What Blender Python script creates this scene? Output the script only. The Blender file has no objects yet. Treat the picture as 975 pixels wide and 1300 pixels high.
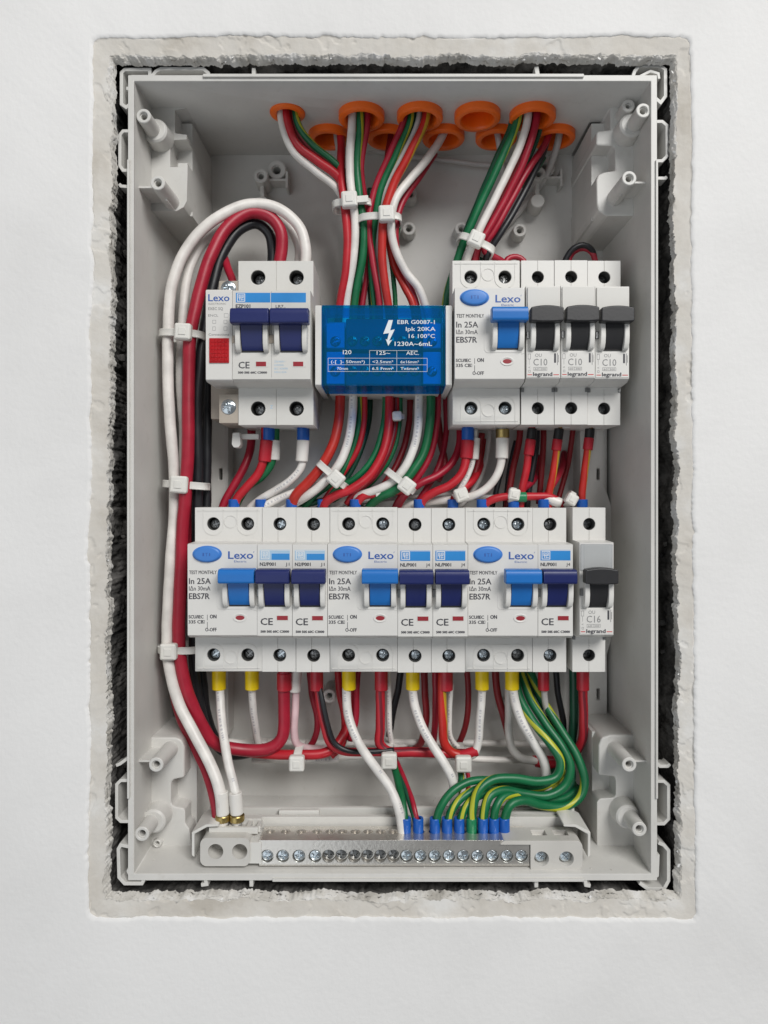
import bpy, bmesh, math, random
from mathutils import Vector, Matrix, noise

# ---------------------------------------------------------------- scene, camera, light
S = 0.001                                   # everything below is laid out in millimetres
F, D, VX, VY = 900.0, 358.0, 497.0, 636.0   # focal length in photo pixels, distance to box rim, vanishing point
scene = bpy.context.scene
cam_data = bpy.data.cameras.new("camera")
cam = bpy.data.objects.new("camera", cam_data)
scene.collection.objects.link(cam)
cam.location = (0, -D * S, 0)
cam.rotation_euler = (math.radians(90), 0, 0)
cam_data.sensor_fit = 'VERTICAL'
cam_data.sensor_height = 36.0
cam_data.lens = F / 1300 * 36.0
cam_data.shift_x = -(VX - 487.5) / 1300
cam_data.shift_y = -(650 - VY) / 1300
cam_data.clip_start = 0.01
cam_data.clip_end = 50
cam_data.dof.use_dof = True
cam_data.dof.focus_distance = 0.368
cam_data.dof.aperture_fstop = 9.0
scene.camera = cam

world = bpy.data.worlds.new("World")
scene.world = world
world.use_nodes = True
wb = world.node_tree.nodes["Background"]
wb.inputs[0].default_value = (0.93, 0.96, 1.0, 1)
wb.inputs[1].default_value = 0.14

def area(name, loc, target, size, power, col):
    l = bpy.data.lights.new(name, 'AREA')
    l.shape = 'RECTANGLE'; l.size, l.size_y = size
    l.energy = power; l.color = col
    o = bpy.data.objects.new(name, l)
    scene.collection.objects.link(o)
    o.location = loc
    o.rotation_euler = (Vector(target) - Vector(loc)).to_track_quat('-Z', 'Y').to_euler()
    return o
area("window_light", (1.0, -2.0, 1.6), (0, 0, 0), (1.4, 1.2), 66, (1.0, 0.985, 0.965))
area("room_bounce", (-0.9, -1.5, -0.5), (0, 0, -0.05), (1.6, 1.6), 7, (0.9, 0.95, 1.0))

vs = scene.view_settings
vs.view_transform = 'Standard'; vs.look = 'None'; vs.exposure = 0.10; vs.gamma = 1.0
vs.use_curve_mapping = False

# ---------------------------------------------------------------- helpers
R = random.Random(7)
COL = scene.collection
def at(px, py, y):
    k = (D + y) / F
    return Vector(((px - VX) * k, y, (VY - py) * k))

def tag(o, label=None, cat=None, group=None, kind=None):
    if label: o["label"] = label
    if cat: o["category"] = cat
    if group: o["group"] = group
    if kind: o["kind"] = kind
    return o
def empty(name, loc=(0, 0, 0)):
    o = bpy.data.objects.new(name, None); COL.objects.link(o)
    o.location = Vector(loc) * S
    o.empty_display_size = 0.01
    return o
def put(name, me, mat=None, parent=None, loc=(0, 0, 0)):
    if mat is not None and (len(me.materials) == 0):
        me.materials.append(mat)
    o = bpy.data.objects.new(name, me); COL.objects.link(o)
    o.parent = parent
    o.location = Vector(loc) * S
    return o
def copy_tree(o, parent=None):
    c = o.copy(); COL.objects.link(c); c.parent = parent
    for ch in list(o.children): copy_tree(ch, c)
    return c

def box(bm, x0, x1, y0, y1, z0, z1):
    v = [bm.verts.new(p) for p in ((x0,y0,z0),(x1,y0,z0),(x1,y1,z0),(x0,y1,z0),(x0,y0,z1),(x1,y0,z1),(x1,y1,z1),(x0,y1,z1))]
    for f in ((0,3,2,1),(4,5,6,7),(0,1,5,4),(1,2,6,5),(2,3,7,6),(3,0,4,7)):
        bm.faces.new([v[i] for i in f])
    return v
def prism_x(bm, pts, x0, x1):               # pts (y,z)
    a = [bm.verts.new((x0, p[0], p[1])) for p in pts]; b = [bm.verts.new((x1, p[0], p[1])) for p in pts]
    n = len(pts)
    fs = [bm.faces.new(a), bm.faces.new(b[::-1])]
    for i in range(n): fs.append(bm.faces.new((a[i], b[i], b[(i+1) % n], a[(i+1) % n])))
    bmesh.ops.recalc_face_normals(bm, faces=fs)
def prism_y(bm, pts, y0, y1):               # pts (x,z)
    a = [bm.verts.new((p[0], y0, p[1])) for p in pts]; b = [bm.verts.new((p[0], y1, p[1])) for p in pts]
    n = len(pts)
    fs = [bm.faces.new(a), bm.faces.new(b[::-1])]
    for i in range(n): fs.append(bm.faces.new((a[i], b[i], b[(i+1) % n], a[(i+1) % n])))
    bmesh.ops.recalc_face_normals(bm, faces=fs)
def lathe(bm, prof, c=(0, 0, 0), axis='y', n=24, sx=1.0, sz=1.0):
    """prof: list of (radius, height along axis); closed when first/last radius 0"""
    c = Vector(c); rings = []
    for r, h in prof:
        if r < 1e-6:
            p = Vector((0, h, 0)) if axis == 'y' else Vector((0, 0, h))
            rings.append([bm.verts.new(c + p)])
        else:
            ring = []
            for i in range(n):
                a = 2 * math.pi * i / n
                p = Vector((r*sx*math.cos(a), h, r*sz*math.sin(a))) if axis == 'y' else Vector((r*math.cos(a), r*math.sin(a), h))
                ring.append(bm.verts.new(c + p))
            rings.append(ring)
    fs = []
    for A, B in zip(rings, rings[1:]):
        for i in range(n):
            j = (i + 1) % n
            if len(A) == 1 and len(B) == 1: continue
            if len(A) == 1: fs.append(bm.faces.new((A[0], B[i], B[j])))
            elif len(B) == 1: fs.append(bm.faces.new((A[i], B[0], A[j])))
            else: fs.append(bm.faces.new((A[i], B[i], B[j], A[j])))
    bmesh.ops.recalc_face_normals(bm, faces=fs)
def cyl(bm, c, r, y0, y1, n=24, **k):
    lathe(bm, [(0, y0), (r, y0), (r, y1), (0, y1)], c, n=n, **k)

def finish(bm, bevel=0.0, seg=2, cut=None, angle=35, smooth=True, blim=35):
    me = bpy.data.meshes.new("m"); bm.to_mesh(me); bm.free()
    if bevel and smooth:
        for p in me.polygons: p.use_smooth = True
    tmp = []
    if bevel or cut is not None:
        o = bpy.data.objects.new("t", me); COL.objects.link(o); tmp.append(o)
        if cut is not None:
            cm = bpy.data.meshes.new("c"); cut.to_mesh(cm); cut.free()
            co = bpy.data.objects.new("c", cm); COL.objects.link(co); tmp.append(co)
            m = o.modifiers.new("b", 'BOOLEAN'); m.operation = 'DIFFERENCE'; m.object = co; m.solver = 'EXACT'; m.use_self = True
        if bevel:
            m = o.modifiers.new("v", 'BEVEL'); m.width = bevel; m.segments = seg
            m.limit_method = 'ANGLE'; m.angle_limit = math.radians(blim); m.use_clamp_overlap = True
            m = o.modifiers.new('w', 'WEIGHTED_NORMAL'); m.weight = 80; m.keep_sharp = True
        dg = bpy.context.evaluated_depsgraph_get()
        me2 = bpy.data.meshes.new_from_object(o.evaluated_get(dg), depsgraph=dg)
        for t in tmp:
            d = t.data; bpy.data.objects.remove(t); bpy.data.meshes.remove(d)
        me = me2
    me.transform(Matrix.Scale(S, 4))
    if smooth:
        for p in me.polygons: p.use_smooth = True
        me.set_sharp_from_angle(angle=math.radians(angle))
    me.update()
    return me

_font_cache = {}
def glyphs(s):
    if s not in _font_cache:
        cu = bpy.data.curves.new("t", 'FONT'); cu.body = s; cu.size = 1.0; cu.resolution_u = 2
        o = bpy.data.objects.new("t", cu)
        me = bpy.data.meshes.new_from_object(o)
        vs_ = [v.co.copy() for v in me.vertices]; fs = [tuple(p.vertices) for p in me.polygons]
        bpy.data.objects.remove(o); bpy.data.curves.remove(cu); bpy.data.meshes.remove(me)
        _font_cache[s] = (vs_, fs)
    return _font_cache[s]
def lettering(items, y=-0.06):
    """items: (string, x_left, z_base, cap_height, width or None, bold) in mm on the plane y, or ('rect',x0,x1,z0,z1), ('poly',pts)"""
    V, Fc = [], []
    def poly(p):
        n = len(V); V.extend((a * S, y * S, b * S) for a, b in p); Fc.append(tuple(range(n, n + len(p))))
    for it in items:
        if it[0] == 'rect':
            _, x0, x1, z0, z1 = it; poly([(x0, z0), (x1, z0), (x1, z1), (x0, z1)])
        elif it[0] == 'poly': poly(it[1])
        elif it[0] == 'frame':
            _, x0, x1, z0, z1, t = it
            poly([(x0,z0),(x1,z0),(x1,z0+t),(x0,z0+t)]); poly([(x0,z1-t),(x1,z1-t),(x1,z1),(x0,z1)])
            poly([(x0,z0+t),(x0+t,z0+t),(x0+t,z1-t),(x0,z1-t)]); poly([(x1-t,z0+t),(x1,z0+t),(x1,z1-t),(x1-t,z1-t)])
        else:
            s, x, z, h, w, bold = it
            gv, gf = glyphs(s)
            if not gv: continue
            mx = max(v.x for v in gv); mn = min(v.x for v in gv)
            sc = h / 0.72; sx = (w / (mx - mn)) if w else sc
            offs = [(0, 0)] if not bold else [(-bold, 0), (bold, 0), (0, bold * .6), (0, -bold * .6)]
            for k, (ox, oz) in enumerate(offs):
                n = len(V)
                V.extend(((x + (v.x - mn) * sx + ox) * S, (y - 0.004 * k) * S, (z + v.y * sc + oz) * S) for v in gv)
                Fc.extend(tuple(i + n for i in f) for f in gf)
    me = bpy.data.meshes.new("lettering"); me.from_pydata(V, [], Fc); me.update()
    return me

# ---------------------------------------------------------------- materials
def nodes_of(name):
    m = bpy.data.materials.new(name); m.use_nodes = True
    nt = m.node_tree
    return m, nt, nt.nodes, nt.links, nt.nodes["Principled BSDF"]
def plastic(name, col, rough=0.42, var=0.06, bump=0.02, scale=900.0, metal=0.0, dirt=0.0, spec=0.5, dirtcol=(0.28, 0.24, 0.18), sss=0.0):
    m, nt, N, L, b = nodes_of(name)
    tc = N.new("ShaderNodeTexCoord")
    n1 = N.new("ShaderNodeTexNoise"); n1.inputs["Scale"].default_value = 45; n1.inputs["Detail"].default_value = 5
    L.new(tc.outputs["Object"], n1.inputs["Vector"])
    mr = N.new("ShaderNodeMapRange"); mr.inputs[1].default_value = .3; mr.inputs[2].default_value = .7
    mr.inputs[3].default_value = 1 - var; mr.inputs[4].default_value = 1 + var
    L.new(n1.outputs[0], mr.inputs[0])
    mx = N.new("ShaderNodeVectorMath"); mx.operation = 'SCALE'; mx.inputs[0].default_value = col
    L.new(mr.outputs[0], mx.inputs["Scale"])
    out = mx.outputs[0]
    if dirt:
        n3 = N.new("ShaderNodeTexNoise"); n3.inputs["Scale"].default_value = 160; n3.inputs["Detail"].default_value = 8; n3.inputs["Roughness"].default_value = .7
        L.new(tc.outputs["Object"], n3.inputs["Vector"])
        r3 = N.new("ShaderNodeMapRange"); r3.inputs[1].default_value = .56; r3.inputs[2].default_value = .8; r3.inputs[4].default_value = dirt
        L.new(n3.outputs[0], r3.inputs[0])
        mm = N.new("ShaderNodeMix"); mm.data_type = 'RGBA'; mm.inputs[7].default_value = (*dirtcol, 1)
        L.new(r3.outputs[0], mm.inputs[0]); L.new(out, mm.inputs[6]); out = mm.outputs[2]
    L.new(out, b.inputs["Base Color"])
    b.inputs["Metallic"].default_value = metal
    b.inputs["Specular IOR Level"].default_value = spec
    n2 = N.new("ShaderNodeTexNoise"); n2.inputs["Scale"].default_value = scale; n2.inputs["Detail"].default_value = 3
    L.new(tc.outputs["Object"], n2.inputs["Vector"])
    rr = N.new("ShaderNodeMapRange"); rr.inputs[3].default_value = max(0.02, rough - .08); rr.inputs[4].default_value = rough + .08
    L.new(n1.outputs[0], rr.inputs[0]); L.new(rr.outputs[0], b.inputs["Roughness"])
    if bump:
        bp = N.new("ShaderNodeBump"); bp.inputs["Strength"].default_value = bump * 10; bp.inputs["Distance"].default_value = 0.0002
        L.new(n2.outputs[0], bp.inputs["Height"]); L.new(bp.outputs[0], b.inputs["Normal"])
    if sss:
        b.inputs["Subsurface Weight"].default_value = sss; b.inputs["Subsurface Radius"].default_value = (.002, .002, .002)
    return m
def wire_mat(name, col, stripe=None, width=0.22, rough=0.33, print_=0.0, twist=0.0, phase=0.25):
    m, nt, N, L, b = nodes_of(name)
    uv = N.new("ShaderNodeUVMap")
    sp = N.new("ShaderNodeSeparateXYZ"); L.new(uv.outputs[0], sp.inputs[0])
    tc = N.new("ShaderNodeTexCoord")
    nz = N.new("ShaderNodeTexNoise"); nz.inputs["Scale"].default_value = 120; nz.inputs["Detail"].default_value = 5
    L.new(tc.outputs["Object"], nz.inputs["Vector"])
    mr = N.new("ShaderNodeMapRange"); mr.inputs[1].default_value = .3; mr.inputs[2].default_value = .7; mr.inputs[3].default_value = .86; mr.inputs[4].default_value = 1.1
    L.new(nz.outputs[0], mr.inputs[0])
    sc = N.new("ShaderNodeVectorMath"); sc.operation = 'SCALE'; sc.inputs[0].default_value = col; L.new(mr.outputs[0], sc.inputs["Scale"])
    out = sc.outputs[0]
    def band(ph, w, tw):
        a = N.new("ShaderNodeMath"); a.operation = 'MULTIPLY_ADD'; a.inputs[1].default_value = tw; L.new(sp.outputs[1], a.inputs[0]); L.new(sp.outputs[0], a.inputs[2])
        s = N.new("ShaderNodeMath"); s.operation = 'ADD'; s.inputs[1].default_value = ph; L.new(a.outputs[0], s.inputs[0])
        f = N.new("ShaderNodeMath"); f.operation = 'FRACT'; L.new(s.outputs[0], f.inputs[0])
        c = N.new("ShaderNodeMath"); c.operation = 'LESS_THAN'; c.inputs[1].default_value = w; L.new(f.outputs[0], c.inputs[0])
        return c.outputs[0]
    if stripe:
        mm = N.new("ShaderNodeMix"); mm.data_type = 'RGBA'; mm.inputs[7].default_value = (*stripe, 1)
        L.new(band(phase, width, twist), mm.inputs[0]); L.new(out, mm.inputs[6]); out = mm.outputs[2]
    if print_:
        bd = band(0.95, 0.085, twist * .25)
        wv = N.new("ShaderNodeTexNoise"); wv.noise_dimensions = '1D'; wv.inputs["Scale"].default_value = 900; wv.inputs["Detail"].default_value = 1
        L.new(sp.outputs[1], wv.inputs["W"])
        g = N.new("ShaderNodeMath"); g.operation = 'GREATER_THAN'; g.inputs[1].default_value = .5; L.new(wv.outputs[0], g.inputs[0])
        w2 = N.new("ShaderNodeTexNoise"); w2.noise_dimensions = '1D'; w2.inputs["Scale"].default_value = 45; L.new(sp.outputs[1], w2.inputs["W"])
        g2 = N.new("ShaderNodeMath"); g2.operation = 'GREATER_THAN'; g2.inputs[1].default_value = .5; L.new(w2.outputs[0], g2.inputs[0])
        p = N.new("ShaderNodeMath"); p.operation = 'MULTIPLY'; L.new(bd, p.inputs[0]); L.new(g.outputs[0], p.inputs[1])
        p2 = N.new("ShaderNodeMath"); p2.operation = 'MULTIPLY'; L.new(p.outputs[0], p2.inputs[0]); L.new(g2.outputs[0], p2.inputs[1])
        p3 = N.new("ShaderNodeMath"); p3.operation = 'MULTIPLY'; p3.inputs[1].default_value = print_; L.new(p2.outputs[0], p3.inputs[0])
        mm = N.new("ShaderNodeMix"); mm.data_type = 'RGBA'; mm.inputs[7].default_value = (.2, .21, .27, 1)
        L.new(p3.outputs[0], mm.inputs[0]); L.new(out, mm.inputs[6]); out = mm.outputs[2]
    L.new(out, b.inputs["Base Color"])
    rr = N.new("ShaderNodeMapRange"); rr.inputs[3].default_value = rough - .06; rr.inputs[4].default_value = rough + .22
    L.new(nz.outputs[0], rr.inputs[0]); L.new(rr.outputs[0], b.inputs["Roughness"])
    n2 = N.new("ShaderNodeTexNoise"); n2.inputs["Scale"].default_value = 350; n2.inputs["Detail"].default_value = 4
    L.new(tc.outputs["Object"], n2.inputs["Vector"])
    bp = N.new("ShaderNodeBump"); bp.inputs["Strength"].default_value = .18; bp.inputs["Distance"].default_value = .0003
    L.new(n2.outputs[0], bp.inputs["Height"]); L.new(bp.outputs[0], b.inputs["Normal"])
    return m
def ramp_mat(name, cols, scale, bump, bscale, rough=.9, dist=.0006, detail=8):
    m, nt, N, L, b = nodes_of(name)
    tc = N.new("ShaderNodeTexCoord")
    n1 = N.new("ShaderNodeTexNoise"); n1.inputs["Scale"].default_value = scale; n1.inputs["Detail"].default_value = detail; n1.inputs["Roughness"].default_value = .62
    L.new(tc.outputs["Object"], n1.inputs["Vector"])
    cr = N.new("ShaderNodeValToRGB"); e = cr.color_ramp.elements
    ps = [.34 + .32 * i / (len(cols) - 1) for i in range(len(cols))]
    e[0].position = ps[0]; e[0].color = (*cols[0], 1); e[1].position = ps[-1]; e[1].color = (*cols[-1], 1)
    for p, c in list(zip(ps, cols))[1:-1]:
        x = e.new(p); x.color = (*c, 1)
    L.new(n1.outputs[0], cr.inputs[0]); L.new(cr.outputs[0], b.inputs["Base Color"])
    b.inputs["Roughness"].default_value = rough; b.inputs["Specular IOR Level"].default_value = .25
    n2 = N.new("ShaderNodeTexNoise"); n2.inputs["Scale"].default_value = bscale; n2.inputs["Detail"].default_value = 6
    L.new(tc.outputs["Object"], n2.inputs["Vector"])
    bp = N.new("ShaderNodeBump"); bp.inputs["Strength"].default_value = bump; bp.inputs["Distance"].default_value = dist
    L.new(n2.outputs[0], bp.inputs["Height"]); L.new(bp.outputs[0], b.inputs["Normal"])
    return m

M = {}
M['paint'] = ramp_mat("wall_paint", [(.735, .73, .72), (.785, .78, .77), (.815, .81, .80)], 6, .36, 330, .75, .0005)
M['plaster'] = ramp_mat("raw_plaster", [(.50, .465, .41), (.60, .57, .52), (.645, .62, .575), (.71, .70, .675)], 24, .3, 420, .95)
M['lip'] = ramp_mat("broken_plaster", [(.42, .40, .36), (.60, .58, .54), (.72, .71, .69)], 70, .5, 700, .95)
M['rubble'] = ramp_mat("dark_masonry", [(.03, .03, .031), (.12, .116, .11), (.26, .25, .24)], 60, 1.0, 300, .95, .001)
M['box'] = plastic("grey_abs", (.625, .615, .585), .43, .045, .014, 1400, dirt=.22)
M['body'] = plastic("device_casing", (.66, .65, .615), .42, .025, .012, 1600, dirt=.10)
M['body2'] = plastic("device_casing_clean", (.70, .69, .66), .40, .02, .012, 1600, dirt=.06)
M['beige'] = plastic("aged_terminal_casing", (.42, .37, .31), .5, .08, .02, 900, dirt=.3)
M['navy'] = plastic("navy_toggle", (.012, .02, .115), .36, .08, .01)
M['blue'] = plastic("blue_toggle", (.012, .155, .50), .36, .06, .01)
M['testblue'] = plastic("test_button_blue", (.05, .21, .60), .4, .04, .01)
M['black'] = plastic("black_toggle", (.022, .022, .024), .42, .1, .02)
M['dark'] = plastic("dark_recess", (.015, .015, .015), .6, .1, 0)
M['innards'] = plastic("block_innards", (.13, .16, .16), .45, .2, .02)
M['well'] = plastic("terminal_cage", (.07, .07, .068), .5, .15, 0)
M['zinc'] = plastic("zinc_screw", (.62, .68, .72), .28, .08, .02, metal=1.0)
M['steel'] = plastic("dark_steel_screw", (.27, .275, .275), .34, .15, .03, metal=1.0)
M['nickel'] = plastic("nickel_bar", (.74, .71, .66), .27, .08, .03, 600, metal=.88, dirt=.22)
M['endcap'] = plastic("bar_end_casing", (.56, .545, .51), .4, .05, .02, 900, dirt=.2)
M['brass'] = plastic("brass_ferrule", (.50, .38, .15), .35, .1, .02, metal=1.0)
M['rail'] = plastic("galvanised_rail", (.5, .5, .49), .4, .1, .02, metal=.9)
M['orange'] = plastic("orange_grommet", (.93, .15, .008), .38, .06, .015)
M['tie'] = plastic("nylon_tie", (.72, .71, .67), .4, .04, .01, sss=.25)
M['print'] = plastic("black_print", (.06, .06, .07), .6, .1, 0)
M['greyprint'] = plastic("grey_print", (.25, .25, .25), .6, .1, 0)
M['blueprint'] = plastic("blue_print", (.035, .11, .38), .5, .1, 0)
M['redprint'] = plastic("red_print", (.55, .03, .03), .5, .1, 0)
M['whiteprint'] = plastic("white_print", (.75, .78, .8), .6, .04, 0)
M['labelblue'] = plastic("label_blue", (.03, .25, .62), .35, .12, 0)
M['labelpale'] = plastic("label_pale", (.38, .55, .70), .35, .1, 0)
M['redflag'] = plastic("red_flag", (.30, .02, .03), .4, .2, 0)
M['yellow'] = plastic("yellow_sleeve", (.88, .63, .004), .38, .04, .01)
M['redsleeve'] = plastic("red_sleeve", (.46, .015, .03), .35, .1, .01)
M['whitesleeve'] = plastic("white_sleeve", (.74, .72, .68), .35, .04, .01)
M['bluesleeve'] = plastic("blue_sleeve", (.008, .10, .44), .35, .06, .01)
M['greensleeve'] = plastic("green_sleeve", (.01, .2, .08), .35, .1, .01)
M['blacksleeve'] = plastic("black_sleeve", (.012, .012, .013), .4, .1, .01)
M['w_white'] = wire_mat("white_wire", (.74, .72, .685), print_=.5, twist=9)
M['w_plain'] = wire_mat("white_cable", (.76, .73, .69))
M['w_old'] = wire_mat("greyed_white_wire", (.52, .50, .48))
M['w_pink'] = wire_mat("pinkish_white_wire", (.70, .50, .52))
M['w_red'] = wire_mat("red_wire", (.47, .013, .024))
M['w_crim'] = wire_mat("crimson_cable", (.36, .010, .03))
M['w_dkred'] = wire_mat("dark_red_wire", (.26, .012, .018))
M['w_orange'] = wire_mat("orange_red_wire", (.47, .022, .014))
M['w_redyel'] = wire_mat("red_yellow_wire", (.50, .02, .015), (.50, .30, .02), .17, twist=6, phase=.1)
M['w_redblk'] = wire_mat("red_black_wire", (.45, .012, .024), (.16, .012, .022), .11, twist=3, phase=.0)
M['w_black'] = wire_mat("black_wire", (.012, .013, .016))
M['w_green'] = wire_mat("green_yellow_wire", (.003, .135, .048), (.42, .44, .03), .13, twist=7, phase=.05)
M['w_green2'] = wire_mat("green_wire_wide_yellow", (.003, .135, .048), (.44, .46, .03), .17, twist=12, phase=.55)
M['w_green3'] = wire_mat("green_wire_turning_yellow", (.003, .135, .048), (.42, .44, .03), .14, twist=15, phase=.8)
M['w_gplain'] = wire_mat("plain_green_wire", (.003, .125, .042))
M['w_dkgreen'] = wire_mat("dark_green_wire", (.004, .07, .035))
def cover_mat(name, tint, dif=.28):
    m, nt, N, L, b = nodes_of(name)
    tr = N.new("ShaderNodeBsdfTransparent"); tr.inputs[0].default_value = (*tint, 1)
    g = N.new("ShaderNodeBsdfGlossy"); g.inputs["Roughness"].default_value = .12
    d = N.new("ShaderNodeBsdfDiffuse"); d.inputs[0].default_value = (*[c * .8 for c in tint], 1)
    fr = N.new("ShaderNodeFresnel"); fr.inputs[0].default_value = 1.45
    m1 = N.new("ShaderNodeMixShader"); m1.inputs[0].default_value = dif
    L.new(tr.outputs[0], m1.inputs[1]); L.new(d.outputs[0], m1.inputs[2])
    m2 = N.new("ShaderNodeMixShader"); fm = N.new('ShaderNodeMath'); fm.operation = 'MULTIPLY'; fm.inputs[1].default_value = .4; L.new(fr.outputs[0], fm.inputs[0]); L.new(fm.outputs[0], m2.inputs[0]); L.new(m1.outputs[0], m2.inputs[1]); L.new(g.outputs[0], m2.inputs[2])
    L.new(m2.outputs[0], N["Material Output"].inputs[0])
    return m
M['cover'] = cover_mat("clear_blue_cover", (.02, .60, .97), .10)
M['clear'] = cover_mat("clear_label_cover", (.86, .88, .90))
M['redlens'] = plastic("red_lens", (.42, .008, .012), .25, .25, .06, 900)
# ---------------------------------------------------------------- wall with the chased-out opening
def build_wall():
    YW = -6.0
    outer = [at(118, 47, YW), at(877, 46, YW), at(883, 1166, YW), at(112, 1164, YW)]
    inner = [at(151, 86, 0), at(848, 85, 0), at(854, 1129, 0), at(143, 1129, 0)]
    far = [Vector((-700, YW, 800)), Vector((700, YW, 800)), Vector((700, YW, -800)), Vector((-700, YW, -800))]
    per = []                                                  # (outer point, inner point, far point, inward dir)
    for k in range(4):
        a, b = outer[k], outer[(k+1) % 4]; c, d = inner[k], inner[(k+1) % 4]; e, f = far[k], far[(k+1) % 4]
        n = int((b - a).length / 0.62)
        for i in range(n):
            t = i / n
            o_ = a.lerp(b, t); i_ = c.lerp(d, t)
            rad = 4.5; dd = min((o_ - a).length, (b - o_).length)
            if dd < rad:
                iw = (c + d) / 2 - (a + b) / 2; iw.y = 0; iw.normalize()
                ph = math.radians(45) * (1 - dd / rad); cn = a if (o_ - a).length < rad else b
                al = (b - a).normalized() * (1 if cn is a else -1)
                o_ = cn + al * (rad - rad * math.sin(ph)) + iw * (rad - rad * math.cos(ph))
            per.append((o_, i_, e.lerp(f, t)))
    n = len(per)
    def nz(p, s, o=0.0): return noise.noise(Vector((p.x * s + o, p.y * s, p.z * s + o * 1.7)))
    paint, band, lip, cav = [], [], [], []
    NB, NL, NC = 15, 12, 44
    for (o, i, f) in per:
        w = (i - o); w.y = 0; wid = w.length; w.normalize()
        j_out = nz(o, .02) * 1.2 + nz(o, .06, 91) * .5 + nz(o, .16, 5) * .75 + nz(o, .6, 9) * .45
        chip = min(1.3, max(0, nz(o, .06, 31) - .30) * 4) + max(0, nz(o, .22, 47) - .35) * 2.5
        j_in = nz(i, .045, 3) * 2.0 - 2.2 * max(0, nz(i, .11, 15) - .25) + nz(i, .25, 13) * 1.1 + nz(i, .8, 17) * .8 + nz(i, 2.0, 19) * .35
        e0 = o + w * (j_out - chip)
        e1 = i + w * (j_in - .6)
        # painted face
        row = []
        for t in (1.0, .35, .12, .05, .022, .01, .0035, 0):
            p = e0.lerp(f, t) if t < 1 else f.copy()
            p.y = YW + (nz(p, .05, 3) * .3 + nz(p, .3, 1) * .05) * (0 if t == 1 else 1)
            if t == 0: p.y += .02 + .12 * max(0, nz(o, .3, 77))
            elif t < .012: p.y -= .10 * max(0, nz(o, .12, 55) + .1)
            row.append(p)
        ledge = row[-1].copy(); ledge.y += .42 + .25 * nz(o, .3, 2); ledge += w * .25
        row.append(ledge)
        paint.append(row)
        # raw plaster band, then the broken lip that turns into the hole
        row = [ledge.copy()]
        e_mid = e0.lerp(e1, (.76 if abs(w.z) > .7 else .88) + .13 * nz(i, .09, 8) + .07 * nz(i, .4, 6) + .04 * nz(i, 1.2, 6))
        for q in range(1, NB + 1):
            t = q / NB
            p = e0.lerp(e_mid, t)
            p.y = YW + .42 + .7 * t + nz(p, .05, 4) * .5 + nz(p, .25, 7) * .12 + nz(p, 1.3, 8) * .04
            m = nz(p, .055, 61) + .4 * nz(p, .25, 63)
            p.y += .4 if m > .30 else 0                       # patches where a skim layer has come off
            row.append(p)
        band.append(row)
        last = row[-1]
        row2 = [last.copy()]
        for q in range(1, NL + 1):
            t = q / NL
            p = e_mid.lerp(e1, t)
            p.y = last.y + 4.2 * t ** 1.7
            g = Vector((p.x, p.y, p.z)) + w * (t * wid * 1.1) + Vector((0, t * 5, 0))
            d = nz(g, .28, 21) * 1.0 + nz(g, .7, 22) * .7 + nz(g, 1.6, 23) * .35
            d = d * (1 if t < 1 else .7) - .7 * max(0, nz(g, .4, 71)) * t
            p.y += d * .8; p += w * d * .45
            row2.append(p)
        lip.append(row2)
        b0 = row2[-1]
        row3 = [b0.copy()]
        for q in range(1, NC + 1):
            t = q / NC
            p = e1 - w * (4.2 * min(1, t * 9) ** .6 + 2.5 * t)
            p.y = b0.y + (96 - b0.y) * t ** 1.3
            p -= w * ((nz(p, .08, 41) * 2.5 + nz(p, .3, 42) * 1.5 + nz(p, .7, 43) * .7) * min(1, t * 6))
            row3.append(p)
        cav.append(row3)
    def grid(rows, cap=False):
        V = [tuple(p * S) for r in rows for p in r]; m = len(rows[0]); Fc = []
        for a in range(len(rows)):
            b = (a + 1) % len(rows)
            for q in range(m - 1):
                Fc.append((a*m+q, a*m+q+1, b*m+q+1, b*m+q))
        me = bpy.data.meshes.new("wall"); me.from_pydata(V, [], Fc); me.update()
        for p in me.polygons: p.use_smooth = True
        return me
    w = tag(put("wall", grid(paint), M['paint']), kind="structure")
    put("plaster_band", grid(band), M['plaster'], w)
    put("plaster_lip", grid(lip), M['lip'], w)
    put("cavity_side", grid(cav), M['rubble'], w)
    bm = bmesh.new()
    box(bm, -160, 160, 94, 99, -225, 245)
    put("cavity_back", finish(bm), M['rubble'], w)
    # loose flakes of paint and plaster hanging along the edge
    bm = bmesh.new()
    for k in range(240):
        o, i, f = per[R.randrange(n)]
        w_ = (i - o); w_.y = 0; w_.normalize(); tdir = Vector((-w_.z, 0, w_.x))
        c = i - w_ * R.uniform(1.6, 5.5); c.y = R.uniform(-4.6, -2.2)
        r = R.uniform(.25, 1.0); m = R.randint(4, 6); pts = []
        for q in range(m):
            a = 2 * math.pi * q / m + R.uniform(-.4, .4)
            pts.append(c + tdir * math.cos(a) * r * R.uniform(.6, 1.6) + w_ * math.sin(a) * r * R.uniform(.4, 1.0) + Vector((0, R.uniform(-.5, .5), 0)))
        v0 = [bm.verts.new(p) for p in pts]; v1 = [bm.verts.new(p + Vector((0, .45, 0))) for p in pts]
        bm.faces.new(v0); bm.faces.new(v1[::-1])
        for q in range(m): bm.faces.new((v0[q], v1[q], v1[(q+1) % m], v0[(q+1) % m]))
    bmesh.ops.recalc_face_normals(bm, faces=bm.faces)
    tag(put("plaster_flakes", finish(bm, smooth=False), M['paint'], w_par(w)), kind="stuff")
    # mortar lumps behind the box, in the gap
    bm = bmesh.new()
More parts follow.
